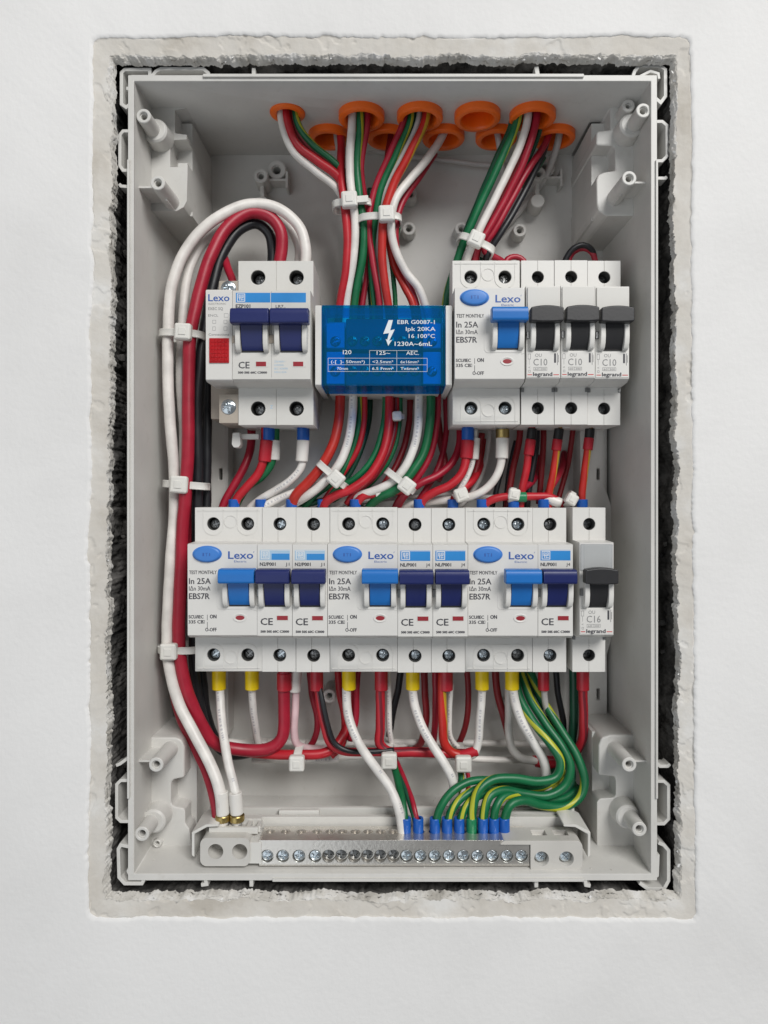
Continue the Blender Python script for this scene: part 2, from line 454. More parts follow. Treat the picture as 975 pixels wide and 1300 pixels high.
    for k in range(260):
        o, i, f = per[R.randrange(n)]
        w_ = (i - o); w_.y = 0; w_.normalize()
        c = i - w_ * R.uniform(.5, 5.0); c.y = R.uniform(14, 70)
        r = R.uniform(.8, 3.0)
        res = bmesh.ops.create_icosphere(bm, subdivisions=1, radius=r, matrix=Matrix.Translation(c))
        for v in res['verts']: v.co += Vector((R.uniform(-1, 1), R.uniform(-1, 1), R.uniform(-1, 1))) * r * .3
    tag(put("mortar_crumbs", finish(bm, smooth=False), M['rubble'], w), kind="stuff")
def w_par(w): return w
build_wall()

# ---------------------------------------------------------------- enclosure (flush box)
XL, XR, ZT, ZB = -130.0, 131.0, 212.0, -188.3
BACK = 79.0
enc = empty("enclosure", (0, BACK, ZB))
OFF = Vector((0, BACK, ZB))
tag(enc, "light grey plastic electrical enclosure box set into the wall opening", "electrical box")
def epart(name, bm, m='box', **k):
    bmesh.ops.translate(bm, vec=-OFF, verts=bm.verts)
    if k.get('cut') is not None: bmesh.ops.translate(k['cut'], vec=-OFF, verts=k['cut'].verts)
    return put(name, finish(bm, **k), M[m], enc)

GROMMETS = [  # photo x, photo y, radius mm, row
    (365, 143, 9.6), (459, 144, 12.6), (533, 144, 12.6), (606, 144, 12.6), (676, 144, 12.6),
    (418, 171, 12.0), (492, 171, 12.0), (563, 171, 12.2), (630, 171, 12.0), (703, 171, 12.2)]
def gpos(px, py):
    y = 212.4 * F / (VY - py) - D
    return at(px, py, y)
def build_shell():
    bm = bmesh.new()
    def ring(x0, x1, z0, z1, y): return [bm.verts.new(p) for p in ((x0, y, z0), (x1, y, z0), (x1, y, z1), (x0, y, z1))]
    of = ring(-133.2, 134.3, -191.8, 215.2, 0); ob = ring(-133.2, 134.3, -191.8, 216.2, 82)
    fi = ring(XL, XR, ZB, ZT, 0); ib = ring(XL + 1, XR - 1, -181.5, ZT + 1.2, 80)
    for a, b in ((of, fi), (fi, ib), (ib, ob), (ob, of)):
        for i in range(4):
            j = (i + 1) % 4; bm.faces.new((a[i], a[j], b[j], b[i]))
    bmesh.ops.recalc_face_normals(bm, faces=bm.faces)
    cut = bmesh.new()
    for px, py, r in GROMMETS:
        g = gpos(px, py)
        lathe(cut, [(0, -6), (r - 2.2, -6), (r - 2.2, 8), (0, 8)], (g.x, g.y, 213), axis='z')
    epart("shell", bm, cut=cut, bevel=.55, seg=2)
    bm = bmesh.new(); box(bm, -129.5, 130.5, BACK, BACK + 3, -184, 213.6); epart("back_panel", bm)
    # raised outer lip of the rim (double line along the edge)
    bm = bmesh.new()
    bm.free()
    for x0, x1, z0, z1 in ((-133.2, -131.9, -150, 172), (133.2, 134.3, -150, 172), (-95, 97, 213.6, 215.2), (-60, 97, -191.8, -190.3)):
        bm = bmesh.new(); box(bm, x0, x1, -1.1, .3, z0, z1); epart("rim_lip", bm, bevel=.3)
build_shell()

def ribbon(bm, pts, th, y0, y1):
    """thick open polyline in the x/z plane, extruded in depth; pts in mm"""
    pts = [Vector((p[0], p[1])) for p in pts]; n = len(pts); Lr, Rr = [], []
    for i in range(n):
        if i == 0: d = (pts[1] - pts[0]).normalized(); m = 1
        elif i == n - 1: d = (pts[-1] - pts[-2]).normalized(); m = 1
        else:
            a = (pts[i] - pts[i-1]).normalized(); b = (pts[i+1] - pts[i]).normalized()
            d = (a + b).normalized(); m = 1 / max(.4, d.dot(a))
        nn = Vector((-d.y, d.x)) * th / 2 * m
        Lr.append(pts[i] + nn); Rr.append(pts[i] - nn)
    poly = [tuple(p) for p in Lr] + [tuple(p) for p in Rr[::-1]]
    prism_y(bm, poly, y0, y1)
def rpx(bm, pts, thpx, y0, y1):
    ribbon(bm, [(at(x, y, y0).x, at(x, y, y0).z) for x, y in pts], thpx * (D + y0) / F, y0, y1)

def post(cx, cz, y_tip, y_base, r=3.7, rh=1.55, rb=4.2):
    bm = bmesh.new()
    lathe(bm, [(0, y_tip + 9), (rh, y_tip + 9), (rh, y_tip + 1.2), (rh + .5, y_tip + 1.2), (rh + .5, y_tip + .3), (rh + .8, y_tip), (r - .35, y_tip), (r, y_tip + .35), (rb, y_base), (0, y_base)], (cx, 0, cz), n=24)
    return bm
def corner(kind):
    YB = 25.0
    def q(x, y): p = at(x, y, YB); return (p.x, p.z)
    if kind == 'tl':
        pts = [(170, 118), (221, 118), (221, 131), (237, 131), (237, 137), (222, 140), (222, 169), (237, 171), (237, 177), (218, 178), (216, 189), (216, 212), (226, 212), (226, 207), (238, 207), (238, 222), (237, 255), (233, 263), (224, 268), (170, 268)]
        posts = [(182, 147, 1), (200, 232, 0)]
    elif kind == 'tr':
        pts = [(838, 118), (776, 118), (776, 128), (758, 128), (758, 134), (775, 136), (775, 164), (760, 166), (757, 168), (757, 184), (779, 185), (781, 190), (781, 216), (768, 218), (760, 221), (757, 228), (757, 258), (760, 268), (770, 274), (838, 274)]
        posts = [(817, 140, 1), (799, 226, 0)]
    elif kind == 'bl':
        pts = [(170, 936), (222, 936), (230, 940), (234, 948), (234, 987), (220, 990), (217, 994), (217, 1020), (220, 1024), (233, 1026), (235, 1030), (235, 1046), (240, 1052), (244, 1082), (170, 1082)]
        posts = [(198, 971, 0), (180, 1059, 1)]
    else:
        pts = [(838, 933), (775, 933), (764, 937), (760, 946), (760, 984), (780, 986), (782, 992), (782, 1010), (779, 1013), (762, 1014), (758, 1018), (758, 1082), (838, 1082)]
        posts = [(799, 971, 0), (812, 1053, 1)]
    P = []
    for x, y in pts:
        a, b = q(x, y); P.append((min(max(a, XL - .5), XR + .5), min(max(b, ZB + .3), ZT + .6)))
    bm = bmesh.new(); prism_y(bm, P, YB, BACK + .5)
    br = epart("corner_bracket", bm, bevel=1.1, seg=3, blim=30)
    # floor of the notches a little deeper in
    bm = bmesh.new()
    x0, x1 = min(p[0] for p in P), max(p[0] for p in P); z0, z1 = min(p[1] for p in P), max(p[1] for p in P)
    s = 1 if kind[1] == 'l' else -1
    xa, xb = (x0 + 2, x1 - .6) if s > 0 else (x0 + .6, x1 - 2)
    box(bm, xa, xb, YB + 12, BACK + .4, z0 + 2, z1 - 2)
    bmesh.ops.translate(bm, vec=-OFF, verts=bm.verts)
    put("notch_floor", finish(bm, bevel=.6), M['box'], br)
    for px, py, boss in posts:
        t = at(px, py, 1.5)
        bm = post(t.x, t.z, 1.5, YB + .6)
        bmesh.ops.translate(bm, vec=-OFF, verts=bm.verts)
        put("screw_post", finish(bm), M['box'], br)
        bm = bmesh.new()
        if boss:
            lathe(bm, [(0, 15), (5.4, 15), (6.4, 16), (7.2, YB + .5), (0, YB + .5)], (t.x + s * 1.2, 0, t.z), n=28)
            nm = "post_boss"
        else:
            xw = XL - .3 if s > 0 else XR + .3
            box(bm, min(xw, t.x), max(xw, t.x), 6.5, YB + .5, t.z - .55, t.z + .55)
            zz = -1 if kind[0] == 't' else 1
            prism_y(bm, [(t.x + s * 1.0 - .6, t.z), (t.x + s * 1.0 + .6, t.z), (t.x + s * 1.0 + .6, t.z - 4.6), (t.x + s * 1.0 - .6, t.z - 4.6)], 12, YB + .5)
            nm = "post_rib"
        bmesh.ops.translate(bm, vec=-OFF, verts=bm.verts)
        put(nm, finish(bm, bevel=.25), M['box'], br)
for k in ('tl', 'tr', 'bl', 'br'): corner(k)
# small extra stud beside the upper right post, drain hole dimple beside the lower left one
t = at(798, 134, 14); bm = post(t.x, t.z, 14, 26, 3.4, 1.0, 3.8); epart("stud", bm)
t = at(196, 1076, 18); bm = post(t.x, t.z, 22, 26, 2.2, 0.8, 2.6); epart("stud", bm)

# clip loops and hooks on the outside of the rim
def clip(name, pts, th=4.5, y0=.5, y1=14, closed=False):
    bm = bmesh.new(); rpx(bm, pts, th, y0, y1); epart(name, bm, bevel=.3)
clip("clip_loop", [(166, 97), (190, 97), (190, 88), (158, 88), (154, 92), (154, 132), (160, 136), (166, 131), (166, 112), (160, 112)])
clip("clip_loop", [(192, 97), (198, 90), (204, 87), (258, 87), (264, 92), (266, 98)])
clip("clip_loop", [(166, 166), (156, 166), (152, 171), (152, 210), (156, 216), (166, 216)], 4.2)
clip("rim_hook", [(166, 237), (153, 236), (151, 233)], 4.2, .5, 8)
clip("rim_nub", [(322, 97), (322, 86)], 5, .5, 6)
clip("rim_nub", [(683, 97), (681, 84)], 5.5, .5, 6)
clip("clip_loop", [(804, 96), (806, 90), (812, 83), (838, 83), (845, 88), (845, 122), (839, 130), (832, 124)], 4.5)
clip("clip_loop", [(812, 97), (826, 90), (836, 93), (837, 100)], 3.6)
clip("clip_loop", [(832, 154), (841, 154), (847, 159), (847, 198), (841, 204), (832, 204)], 4.2)
clip("rim_hook", [(832, 226), (845, 226), (847, 224)], 4.2, .5, 8)
clip("rim_hook", [(163, 962), (152, 970), (147, 972)], 4.2, .5, 8)
clip("clip_loop", [(163, 991), (153, 991), (148, 996), (148, 1038), (153, 1043), (163, 1043)], 4.2)
clip("clip_loop", [(163, 1075), (153, 1073), (150, 1078), (151, 1114), (158, 1122), (180, 1122), (184, 1114)], 4.6)
clip("clip_loop", [(165, 1100), (162, 1106), (166, 1116)], 3.4)
clip("rim_nub", [(260, 1114), (262, 1123), (255, 1124)], 4.6, .5, 6)
clip("rim_nub", [(319, 1114), (319, 1126)], 5, .5, 6)
clip("rim_nub", [(681, 1114), (681, 1127)], 5, .5, 6)
clip("rim_nub", [(743, 1114), (744, 1124), (750, 1125)], 4.6, .5, 6)
clip("rim_hook", [(833, 968), (838, 973), (848, 973), (851, 970)], 4.2, .5, 8)
clip("clip_loop", [(833, 992), (843, 992), (849, 997), (849, 1040), (843, 1046), (833, 1046)], 4.2)
clip("clip_loop", [(836, 1070), (843, 1073), (849, 1080), (849, 1118), (843, 1129), (823, 1129), (812, 1121)], 4.6)
clip("clip_loop", [(836, 1085), (835, 1112), (826, 1117)], 3.4)

# device carrier: vertical strips either side that hold the rails, plus rails
for xs, xe, s in ((-112, -97, 1), (112, 128, -1)):
    bm = bmesh.new()
    e = xe + 6 if s < 0 else xs - 4
    a, b = xs, xe
    w0, w1 = (a - 4, b) if s > 0 else (a, b + 4)
    pts = [(a, 140), (b, 140), (b, 5), (w1, -8), (w1, -78), (b, -92), (b, -140), (a, -140), (a, -92), (w0, -78), (w0, -8), (a, 5)]
    cut = bmesh.new()
    for zz in (118, 16, -115):
        xm = (a + b) / 2 + 3; box(cut, xm - 1, xm + 1, 50, 80, zz - 3.5, zz + 3.5)
    prism_y(bm, pts, 63, BACK + .2)
    epart("carrier_strip", bm, bevel=.8, cut=cut)
for zc in (84.9, -47.7):
    bm = bmesh.new()
    prism_x(bm, [(65, 17.5 + zc), (66, 17.5 + zc), (66, 12.5 + zc), (72, 12.5 + zc), (72, -12.5 + zc), (66, -12.5 + zc), (66, -17.5 + zc), (65, -17.5 + zc), (65, -11.5 + zc), (71, -11.5 + zc), (71, 11.5 + zc), (65, 11.5 + zc)], -118, 128)
    epart("mounting_rail", bm, 'rail', bevel=.2)
# moulded pegs on the back panel
def ring_boss(px, py, tilt):
    t = at(px, py, 64)
    bm = post(t.x, t.z, 64, BACK + .3, 4.2, 1.7, 4.6)
    o = epart("back_boss", bm)
    bm = bmesh.new(); c = Vector((t.x, t.z)); d = Vector((math.sin(tilt), -math.cos(tilt)))
    a = c + d * 4; b = c + d * 15; nrm = Vector((-d.y, d.x))
    prism_y(bm, [tuple(a + nrm * 1.1), tuple(a - nrm * 1.1), tuple(b - nrm * 1.6), tuple(b + nrm * 1.6)], 68, BACK + .2)
    lathe(bm, [(0, 67), (4.0, 67), (4.6, 68), (4.6, BACK + .2), (0, BACK + .2)], (b.x, 0, b.y), n=20)
    epart("back_tab", bm, bevel=.3)
    e = c + Vector((8.5 if px < 500 else 5.5, 6.5))
    bm = post(e.x, e.y, 70, BACK + .3, 5.6, 2.4, 6.2); epart("back_boss", bm)
    bm = bmesh.new(); prism_y(bm, [(c.x + 3.5, c.y - .8), (c.x + 14, c.y - .8), (c.x + 14, c.y - 5), (c.x + 15.4, c.y - 5), (c.x + 15.4, c.y + 5), (c.x + 14, c.y + 5), (c.x + 14, c.y + .6), (c.x + 3.5, c.y + .6)], 69, BACK + .2)
    epart("back_rib", bm, bevel=.25)
ring_boss(331, 223, 0.0); ring_boss(684, 220, 0.0)
for px, py in ((521, 246), (519, 290), (420, 878), (660, 292), (586, 290), (640, 900)):
    t = at(px, py, 70); epart("back_boss", post(t.x, t.z, 70 if px != 420 else 60, BACK + .3, 4.0, 1.7, 4.6))

# orange cable grommets in the ceiling of the box
names = ["small orange grommet at far left of the box ceiling with thin flat rim",
 "orange grommet in front row above the white and green wires, second from left",
 "orange grommet in front row, middle one with red and green wires",
 "empty orange grommet in front row with nothing passing through",
 "orange grommet in front row, rightmost, with green white and red wires",
 "orange grommet in back row, leftmost, tucked behind the white wire",
 "orange grommet in back row between the two middle wire bundles",
 "orange grommet in back row with one thick white wire leaving it",
 "orange grommet in back row partly hidden behind the green wires at right",
 "orange grommet in back row, rightmost, with red and grey wires"]
for i, (px, py, r) in enumerate(GROMMETS):
    g = gpos(px, py); bm = bmesh.new()
    h = 2.0 if i == 0 else 4.6
    lathe(bm, [(r - 2.4, 5), (r - 2.4, 0), (r, -.3), (r, -h + 1), (r - .5, -h + .3), (r - 1.2, -h), (r - 3.0, -h), (r - 3.7, -h + .6), (r - 4.0, -h + 1.6), (r - 4.2, 5), (r - 2.4, 5)], (0, 0, 0), axis='z', n=40)
    me = finish(bm)
    o = put("cable_grommet", me, M['orange'], None, (g.x, g.y, 212.25 + g.y / 80 * 1.2))
    tag(o, names[i], "grommet", "orange cable grommets in the box ceiling")
    if i == 3 or i == 8 or i == 7:
        bm = bmesh.new(); lathe(bm, [(0, 4.2), (r - 4.0, 4.2), (r - 4.0, 5.2), (0, 5.2)], (0, 0, 0), axis='z', n=30)
        put("membrane", finish(bm), M['orange'], o)
# red flexible conduits in the gap behind the box
for px, y0, z0, z1, lab, sl in ((360, 40, 222, 262, "red corrugated conduit rising behind the top edge of the box", 0), (350, 46, -232, -197, "red corrugated conduit in the gap under the box, left one", 0), (700, 46, -232, -197, "red corrugated conduit in the gap under the box, right one", 0)):
    x = (px - VX) * (D + y0) / F
    bm = bmesh.new(); prof = [(0, z0)]
    z = z0
    while z < z1: prof += [(11, z), (12, z + .8), (12, z + 1.8), (11, z + 2.6)]; z += 3.2
    prof.append((0, z))
    lathe(bm, prof, (0, 0, -z0), axis='z', n=24)
    tag(put("conduit", finish(bm), M['w_red'], None, (x, y0, z0)), lab, "conduit", "red conduits behind the box")

# plaster crumbs and dust fallen onto the floor of the box
bm = bmesh.new()
for k in range(170):
    x = R.uniform(-126, 127); y = R.uniform(2, 76); z = ZB + 6.8 * y / 80 + .1; r = R.uniform(.12, .45)
    res = bmesh.ops.create_icosphere(bm, subdivisions=1, radius=r, matrix=Matrix.Translation((x, y, z)))
    for v in res['verts']: v.co += Vector((R.uniform(-1, 1), R.uniform(-1, 1), R.uniform(-1, 1))) * r * .35
tag(epart("plaster_crumbs", bm, 'lip', smooth=False), kind="stuff")
# ---------------------------------------------------------------- screws (shared meshes)
def screw_mesh(r, depth=3.0, slot=.85, dome=.35):
    bm = bmesh.new()
    lathe(bm, [(0, -dome), (r * .55, -dome * .8), (r * .9, -.05), (r, .3), (r, depth), (0, depth)], n=24)
    cut = bmesh.new()
    a, b = r * .72, slot * .5 * r / 2.6
    for ang in (0.35, 0.35 + math.pi / 2):
        ca, sa = math.cos(ang), math.sin(ang)
        pts = [(-a, -b), (a, -b), (a, b), (-a, b)]
        prism_y(cut, [(x * ca - z * sa, x * sa + z * ca) for x, z in pts], -2, .75)
    # overlapping arms: unite by a star polygon instead
    cut.free(); cut = bmesh.new(); star = []
    for q in range(4):
        t = .35 + q * math.pi / 2
        for (u, v) in ((a, -b), (a, b), (b, b)):
            star.append((u * math.cos(t) - v * math.sin(t), u * math.sin(t) + v * math.cos(t)))
    prism_y(cut, star, -2, .8)
    return finish(bm, cut=cut, bevel=.08, seg=1)
SCREW = screw_mesh(2.75)
BARSCREW = screw_mesh(2.85)
def add_screw(parent, x, y, z, me, m):
    o = bpy.data.objects.new("terminal_screw", me); COL.objects.link(o)
    if not me.materials: me.materials.append(M[m])
    o.parent = parent; o.location = Vector((x, y, z)) * S
    o.rotation_euler = (0, R.uniform(0, 1.6), 0)
    o.material_slots[0].link = 'OBJECT'; o.material_slots[0].material = M[m]
    return o

# ---------------------------------------------------------------- modular devices
# local frame of a device: x from its left side, y = 0 at the front plate, z = 0 at the middle of its height
ZF1, ZF0, HS, YS = 25.1, -22.0, 44.0, 14.0
def casing(w, holes, groove=None, hr=3.55, extra=None, zf=(ZF1, ZF0), yback=57, lip=.0):
    z1, z0 = zf
    bm = bmesh.new()
    prism_x(bm, [(0, z1), (0, z0), (3.0, z0 - 1.6), (YS, z0 - 2.6), (YS, -HS), (YS + 30, -HS), (yback - 8, -HS + 8), (yback, -HS + 14), (yback, HS - 14), (yback - 8, HS - 8), (YS + 30, HS), (YS, HS), (YS, z1 + .7), (1.2, z1 + .3)], .08, w - .08)
    cut = bmesh.new()
    for x in holes:
        for z in (35.2, -35.2):
            cyl(cut, (x, 0, z), hr, YS - 3, YS + 9, 28)
    for x in holes:                                        # cable entries, top and underside
        for z0_, z1_ in ((HS - 6, HS + 3), (-HS - 3, -HS + 6)):
            lathe(cut, [(0, z0_), (3.7, z0_), (3.7, z1_), (0, z1_)], (x, YS + 16, 0), axis='z', n=20)
    if groove:
        for gx in groove:
            box(cut, gx - .12, gx + .12, YS - 1, YS + .5, HS - 18.6, HS + 1); box(cut, gx - .12, gx + .12, YS - 1, YS + .5, -HS - 1, -HS + 19)
    if extra: extra(cut)
    return finish(bm, cut=cut, bevel=.28, seg=2)
def wells(root, holes, r):
    bm = bmesh.new()
    lathe(bm, [(r - .02, YS + .9), (r - .3, YS + .7), (r - .3, YS + 8.6), (0, YS + 8.8)], n=26)
    me = finish(bm); me.materials.append(M['well'])
    for x in holes:
        for z in (35.2, -35.2): put("terminal_well", me, None, root, (x, 0, z))
def toggle(root, xc, barw, stemw, m, cheek='body', y0=0.0, zo=0.0, barh=7.0, arch=False):
    hs = stemw / 2
    bm = bmesh.new()
    prof = [(.3, 9.5 + zo), (-3.4, 9 + zo), (-4.8, 5 + zo), (-5.0, 0 + zo), (-4.5, -3.6 + zo), (-3.2, -6.0 + zo), (-1.6, -7.0 + zo), (.3, -7.2 + zo)]
    cw = 2.9
    bm.free()
    for a, b in ((xc - hs - cw, xc - hs - .25), (xc + hs + .25, xc + hs + cw)):
        bm = bmesh.new(); prism_x(bm, prof, a, b); put("toggle_guard", finish(bm, bevel=.7, seg=3), M[cheek], root, (0, y0, 0))
    bm = bmesh.new()
    prism_x(bm, [(-5.2, 9 + zo), (-4.6, 4 + zo), (-3.6, 0 + zo), (-2.4, -3.5 + zo), (-.6, -6.2 + zo), (.2, -6.4 + zo), (.2, 9 + zo)], xc - hs, xc + hs)
    st = put("toggle", finish(bm, bevel=.35, seg=2), M[m], root, (0, y0, 0))
    bm = bmesh.new()
    z0, z1 = 6.0 + zo, 6.0 + zo + barh
    hw = barw / 2
    if arch:
        n = 10; top = [(xc - hw + barw * i / n, z1 - 1.1 * (2 * i / n - 1) ** 2) for i in range(n + 1)]; bot = [(xc + hw - barw * i / n, z0 - .3 + .5 * (2 * i / n - 1) ** 2) for i in range(n + 1)]
        prism_y(bm, top + bot, -9.2, -3.2)
    else:
        prism_x(bm, [(-3.2, z0), (-9.3, z0 - .3), (-10.2, z0 + .5), (-10.4, z0 + barh * .55), (-9.6, z1 - .6), (-8.6, z1), (-3.2, z1 + .2)], xc - hw, xc + hw)
    put("toggle_bar", finish(bm, bevel=.75, seg=3), M[m], st)
    bm = bmesh.new(); box(bm, xc - hs - .25, xc + hs + .25, -.3, .25, -7.0 + zo, 9 + zo)
    put("toggle_slot", finish(bm), M['dark'], root, (0, y0, 0))
def side_clips(root, xs, z=0.2):
    for x in xs:
        bm = bmesh.new(); box(bm, x - 1.0, x + 1.0, -.9, .4, z - 2, z + 2)
        put("link_clip", finish(bm, bevel=.25), M['steel'], root)

def make_rcd(name="residual_breaker"):
    W = 36.3; root = empty(name)
    holes = [10.0, 28.3]
    body = put("body", casing(W, holes, None, 3.5), M['body2'], root)
    wells(root, holes, 3.5)
    # moulded outlines round the terminals
    def ridge(bm): put("moulded_outline", finish(bm), M['body2'], body)
    for z, s in ((35.2, 1), (-35.2, -1)):
        bm = bmesh.new(); lathe(bm, [(3.1, YS), (3.1, YS - .3), (3.45, YS - .3), (3.45, YS)], (19.2, 0, z + s * 1.2), n=26); ridge(bm)
        for x in holes:
            pts = []
            for q in range(13):
                a = math.pi * q / 12
                pts.append((x + 5.4 * math.cos(a), z - s * 1 - s * 5.0 * math.sin(a)))
            pts = [(x + 5.4, z + s * 8)] + pts + [(x - 5.4, z + s * 8)]
            bm = bmesh.new(); ribbon(bm, pts, .35, YS - .28, YS + .1); ridge(bm)
        z_ = s * (HS - 1.75); bm = bmesh.new(); box(bm, 1.2, 35.1, YS - .28, YS + .1, z_ - .15, z_ + .15); ridge(bm)
    for z_ in (-29.4, -26.0):
        bm = bmesh.new(); box(bm, 14.5, 24, YS - .28, YS + .1, z_ - .15, z_ + .15); ridge(bm)
    bm = bmesh.new()
    prism_y(bm, [(15.2, 9), (36.1, 9), (36.1, -9), (34.4, -9.2), (34.4, -8.5), (16.4, -8.5), (15.2, -7)], -.18, .1)
    put("toggle_surround", finish(bm, bevel=.15), M['body2'], root)
    for x in holes:
        for z in (35.2, -35.2): add_screw(root, x + .35, YS + 4.0, z - .2, SCREW, 'steel' if R.random() < .45 else 'zinc')
    bm = bmesh.new()
    lathe(bm, [(0, .5), (7.6, .5), (7.6, -.2), (7.2, -.25), (7.0, -.25), (7.0, -.9), (6.6, -1.3), (5.4, -1.45), (0, -1.5)], (10.3, 0, 20.0), n=40, sz=.57)
    b = put("test_button", finish(bm, angle=50), M['testblue'], root)
    put("button_mark", lettering([("T", 9.6, 19.0, 1.8, None, 0), ('rect', 8.3, 9.0, 19.1, 20.7), ('rect', 11.7, 12.2, 19.1, 20.7)], -1.56), M['blueprint'], b)
    toggle(root, 27.2, 18.4, 10.6, 'blue', 'body2')
    put("lettering", lettering([
        ("TEST MONTHLY", 1.0, 9.7, 1.9, 14.2, .05), ("In 25A", .9, 4.6, 3.1, 11.2, .09), ("I\u0394n 30mA", .9, 1.2, 2.3, 11.0, .04), ("EBS7R", .9, -3.2, 3.1, 10.6, .11),
        ("SCU/IEC", .7, -13.2, 1.7, 7.6, .10), ("335 CB", .7, -15.8, 1.7, 7.6, .10), ('frame', 8.0, 9.0, -15.8, -14.2, .2),
        ('rect', 10.2, 10.45, -14.2, -11.3), ('rect', 10.2, 10.45, -18.6, -15.0), ("ON", 11.7, -13.2, 2.0, 3.3, .12), ("O-OFF", 9.3, -19.9, 1.9, 5.8, .08)]), M['print'], root)
    put("brand_lettering", lettering([("Lexo", 21.2, 17.6, 4.0, 12.8, .12), ("r", 34.2, 20.6, 1.2, None, 0), ("Electric", 24.2, 15.7, 1.1, 6.4, 0)]), M['blueprint'], root)
    bm = bmesh.new(); lathe(bm, [(3.6, .3), (3.6, -.25), (3.2, -.35), (2.6, -.2), (2.6, .2)], (27.2, 0, -12.9), n=28, sz=.62)
    put("indicator_frame", finish(bm), M['body2'], root)
    bm = bmesh.new(); lathe(bm, [(0, -.06), (2.3, -.06), (2.3, .2), (0, .2)], (27.2, 0, -12.9), n=24, sz=.52)
    put("indicator_flag", finish(bm), M['redflag'], root)
    return root

def logo(x, z, h):
    t = h * .09
    return [('frame', x, x + h, z, z + h, t), ('frame', x + h*.2, x + h*.45, z + h*.55, z + h*.82, t * .8), ('frame', x + h*.55, x + h*.82, z + h*.55, z + h*.82, t * .8),
            ('rect', x + h*.18, x + h*.82, z + h*.42, z + h*.42 + t), ('rect', x + h*.3, x + h*.3 + t, z + h*.16, z + h*.42), ('rect', x + h*.5, x + h*.5 + t, z + h*.16, z + h*.36), ('rect', x + h*.62, x + h*.82, z + h*.2, z + h*.2 + t)]
def make_mcb(name="circuit_breaker", pale=False, code="EL2P01", pole2="J1"):
    W = 18.1; root = empty(name)
    put("body", casing(W, [9.4], [8.4], 3.5), M['body2'], root)
    wells(root, [9.4], 3.5)
    for z in (35.2, -35.2): add_screw(root, 9.7, YS + 4.0, z - .2, SCREW, 'zinc' if R.random() < .35 else 'steel')
    toggle(root, 9.3, 17.2, 10.2, 'navy', 'body2')
    side_clips(root, [.9])
    lb = M['labelpale'] if pale else M['labelblue']
    bm = bmesh.new(); box(bm, 1.3, 16.8, -.05, .1, 17.0, 22.4); l = put("label", finish(bm), lb, root)
    if pale:
        bm = bmesh.new(); box(bm, 7.4, 16.6, -.08, .1, 17.2, 20.4); put("label_field", finish(bm), M['labelblue'], l)
    put("label_logo", lettering(logo(1.9, 17.5, 4.4) + [('rect', 1.3, 16.8, 22.0, 22.25)], -.12), M['whiteprint'], l)
    put("lettering", lettering([(code, 1.4, 14.1, 1.8, 8.0, .10), (pole2, 14.6, 14.2, 1.6, 2.0, .03), ("CE", 1.8, -16.4, 3.6, 6.2, .12),
        ("500 50S 60C C3000", 1.8, -20.4, 1.2, 14.6, .12)]), M['print'], root)
    bm = bmesh.new(); box(bm, 9.8, 16.2, -.12, .2, -14.2, -11.4); f = put("indicator_frame", finish(bm, bevel=.1), M['body'], root)
    bm = bmesh.new(); box(bm, 10.2, 15.8, -.2, .2, -13.9, -11.7); put("indicator_flag", finish(bm), M['redflag'], f)
    return root

def make_slim(name="circuit_breaker", rating="C10", clear=False):
    W = 17.7; root = empty(name)
    put("body", casing(W, [9.0], [8.9], 3.3, zf=(26.0, -21.5)), M['body2'], root)
    wells(root, [9.0], 3.3)
    for z in (35.2, -35.2): add_screw(root, 9.2, YS + 6.2, z, SCREW, 'steel')
    bm = bmesh.new(); box(bm, .6, 17.0, -1.1, .2, 12.0, 25.4)
    put("label_holder", finish(bm, bevel=.4), M['clear'] if clear else M['body'], root)
    if clear:
        bm = bmesh.new(); box(bm, 2.4, 15.0, -.35, .1, 13.0, 24.4); put("label_card", finish(bm), M['body'], root)
    toggle(root, 9.1, 16.7, 9.0, 'black', 'body2', zo=-.3, barh=8.2, arch=True)
    bm = bmesh.new(); box(bm, .3, 17.4, -.35, .1, -21.0, -8.0); put("front_plate", finish(bm, bevel=.12), M['body2'], root)
    for x in (.7, 17.0):
        bm = bmesh.new(); box(bm, x - .7, x + .7, YS - .8, YS + .6, -26.6, -24.4); put("link_clip", finish(bm, bevel=.2), M['steel'], root)
    bm = bmesh.new(); box(bm, .1, 1.9, -1.6, .2, -1.2, 2.4); put("link_clip", finish(bm, bevel=.25), M['steel'], root)
    put("lettering", lettering([("OU", 4.6, -10.6, 1.8, 3.4, 0), (rating, 3.7, -15.0, 3.6, 7.2, .02), ('frame', 3.8, 10.8, -17.6, -15.9, .16), ('rect', 7.0, 7.15, -17.6, -15.9), ("60", 4.4, -17.3, 1.0, 2.0, 0), ("300", 7.6, -17.3, 1.0, 2.6, 0),
        ('frame', .9, 2.3, -11.8, -9.0, .18), ('rect', 1.5, 1.65, -14.6, -11.8), ("<", 1.1, -16.6, 1.2, 1.0, 0), ('frame', 1.2, 2.2, -18.6, -17.4, .15)], -.42), M['greyprint'], root)
    put("brand_lettering", lettering([("legrand", 3.6, -20.4, 2.0, 9.8, .12), ('rect', 14.4, 15.4, -13.6, -8.8), ('rect', 16.0, 16.2, -14.8, -8.6), ('rect', 16.5, 16.7, -13.4, -9.6)], -.42), M['print'], root)
    put("brand_stripe", lettering([('rect', .7, 3.0, -20.0, -19.6), ('rect', 14.0, 16.9, -20.0, -19.6)], -.42), M['redprint'], root)
    return root

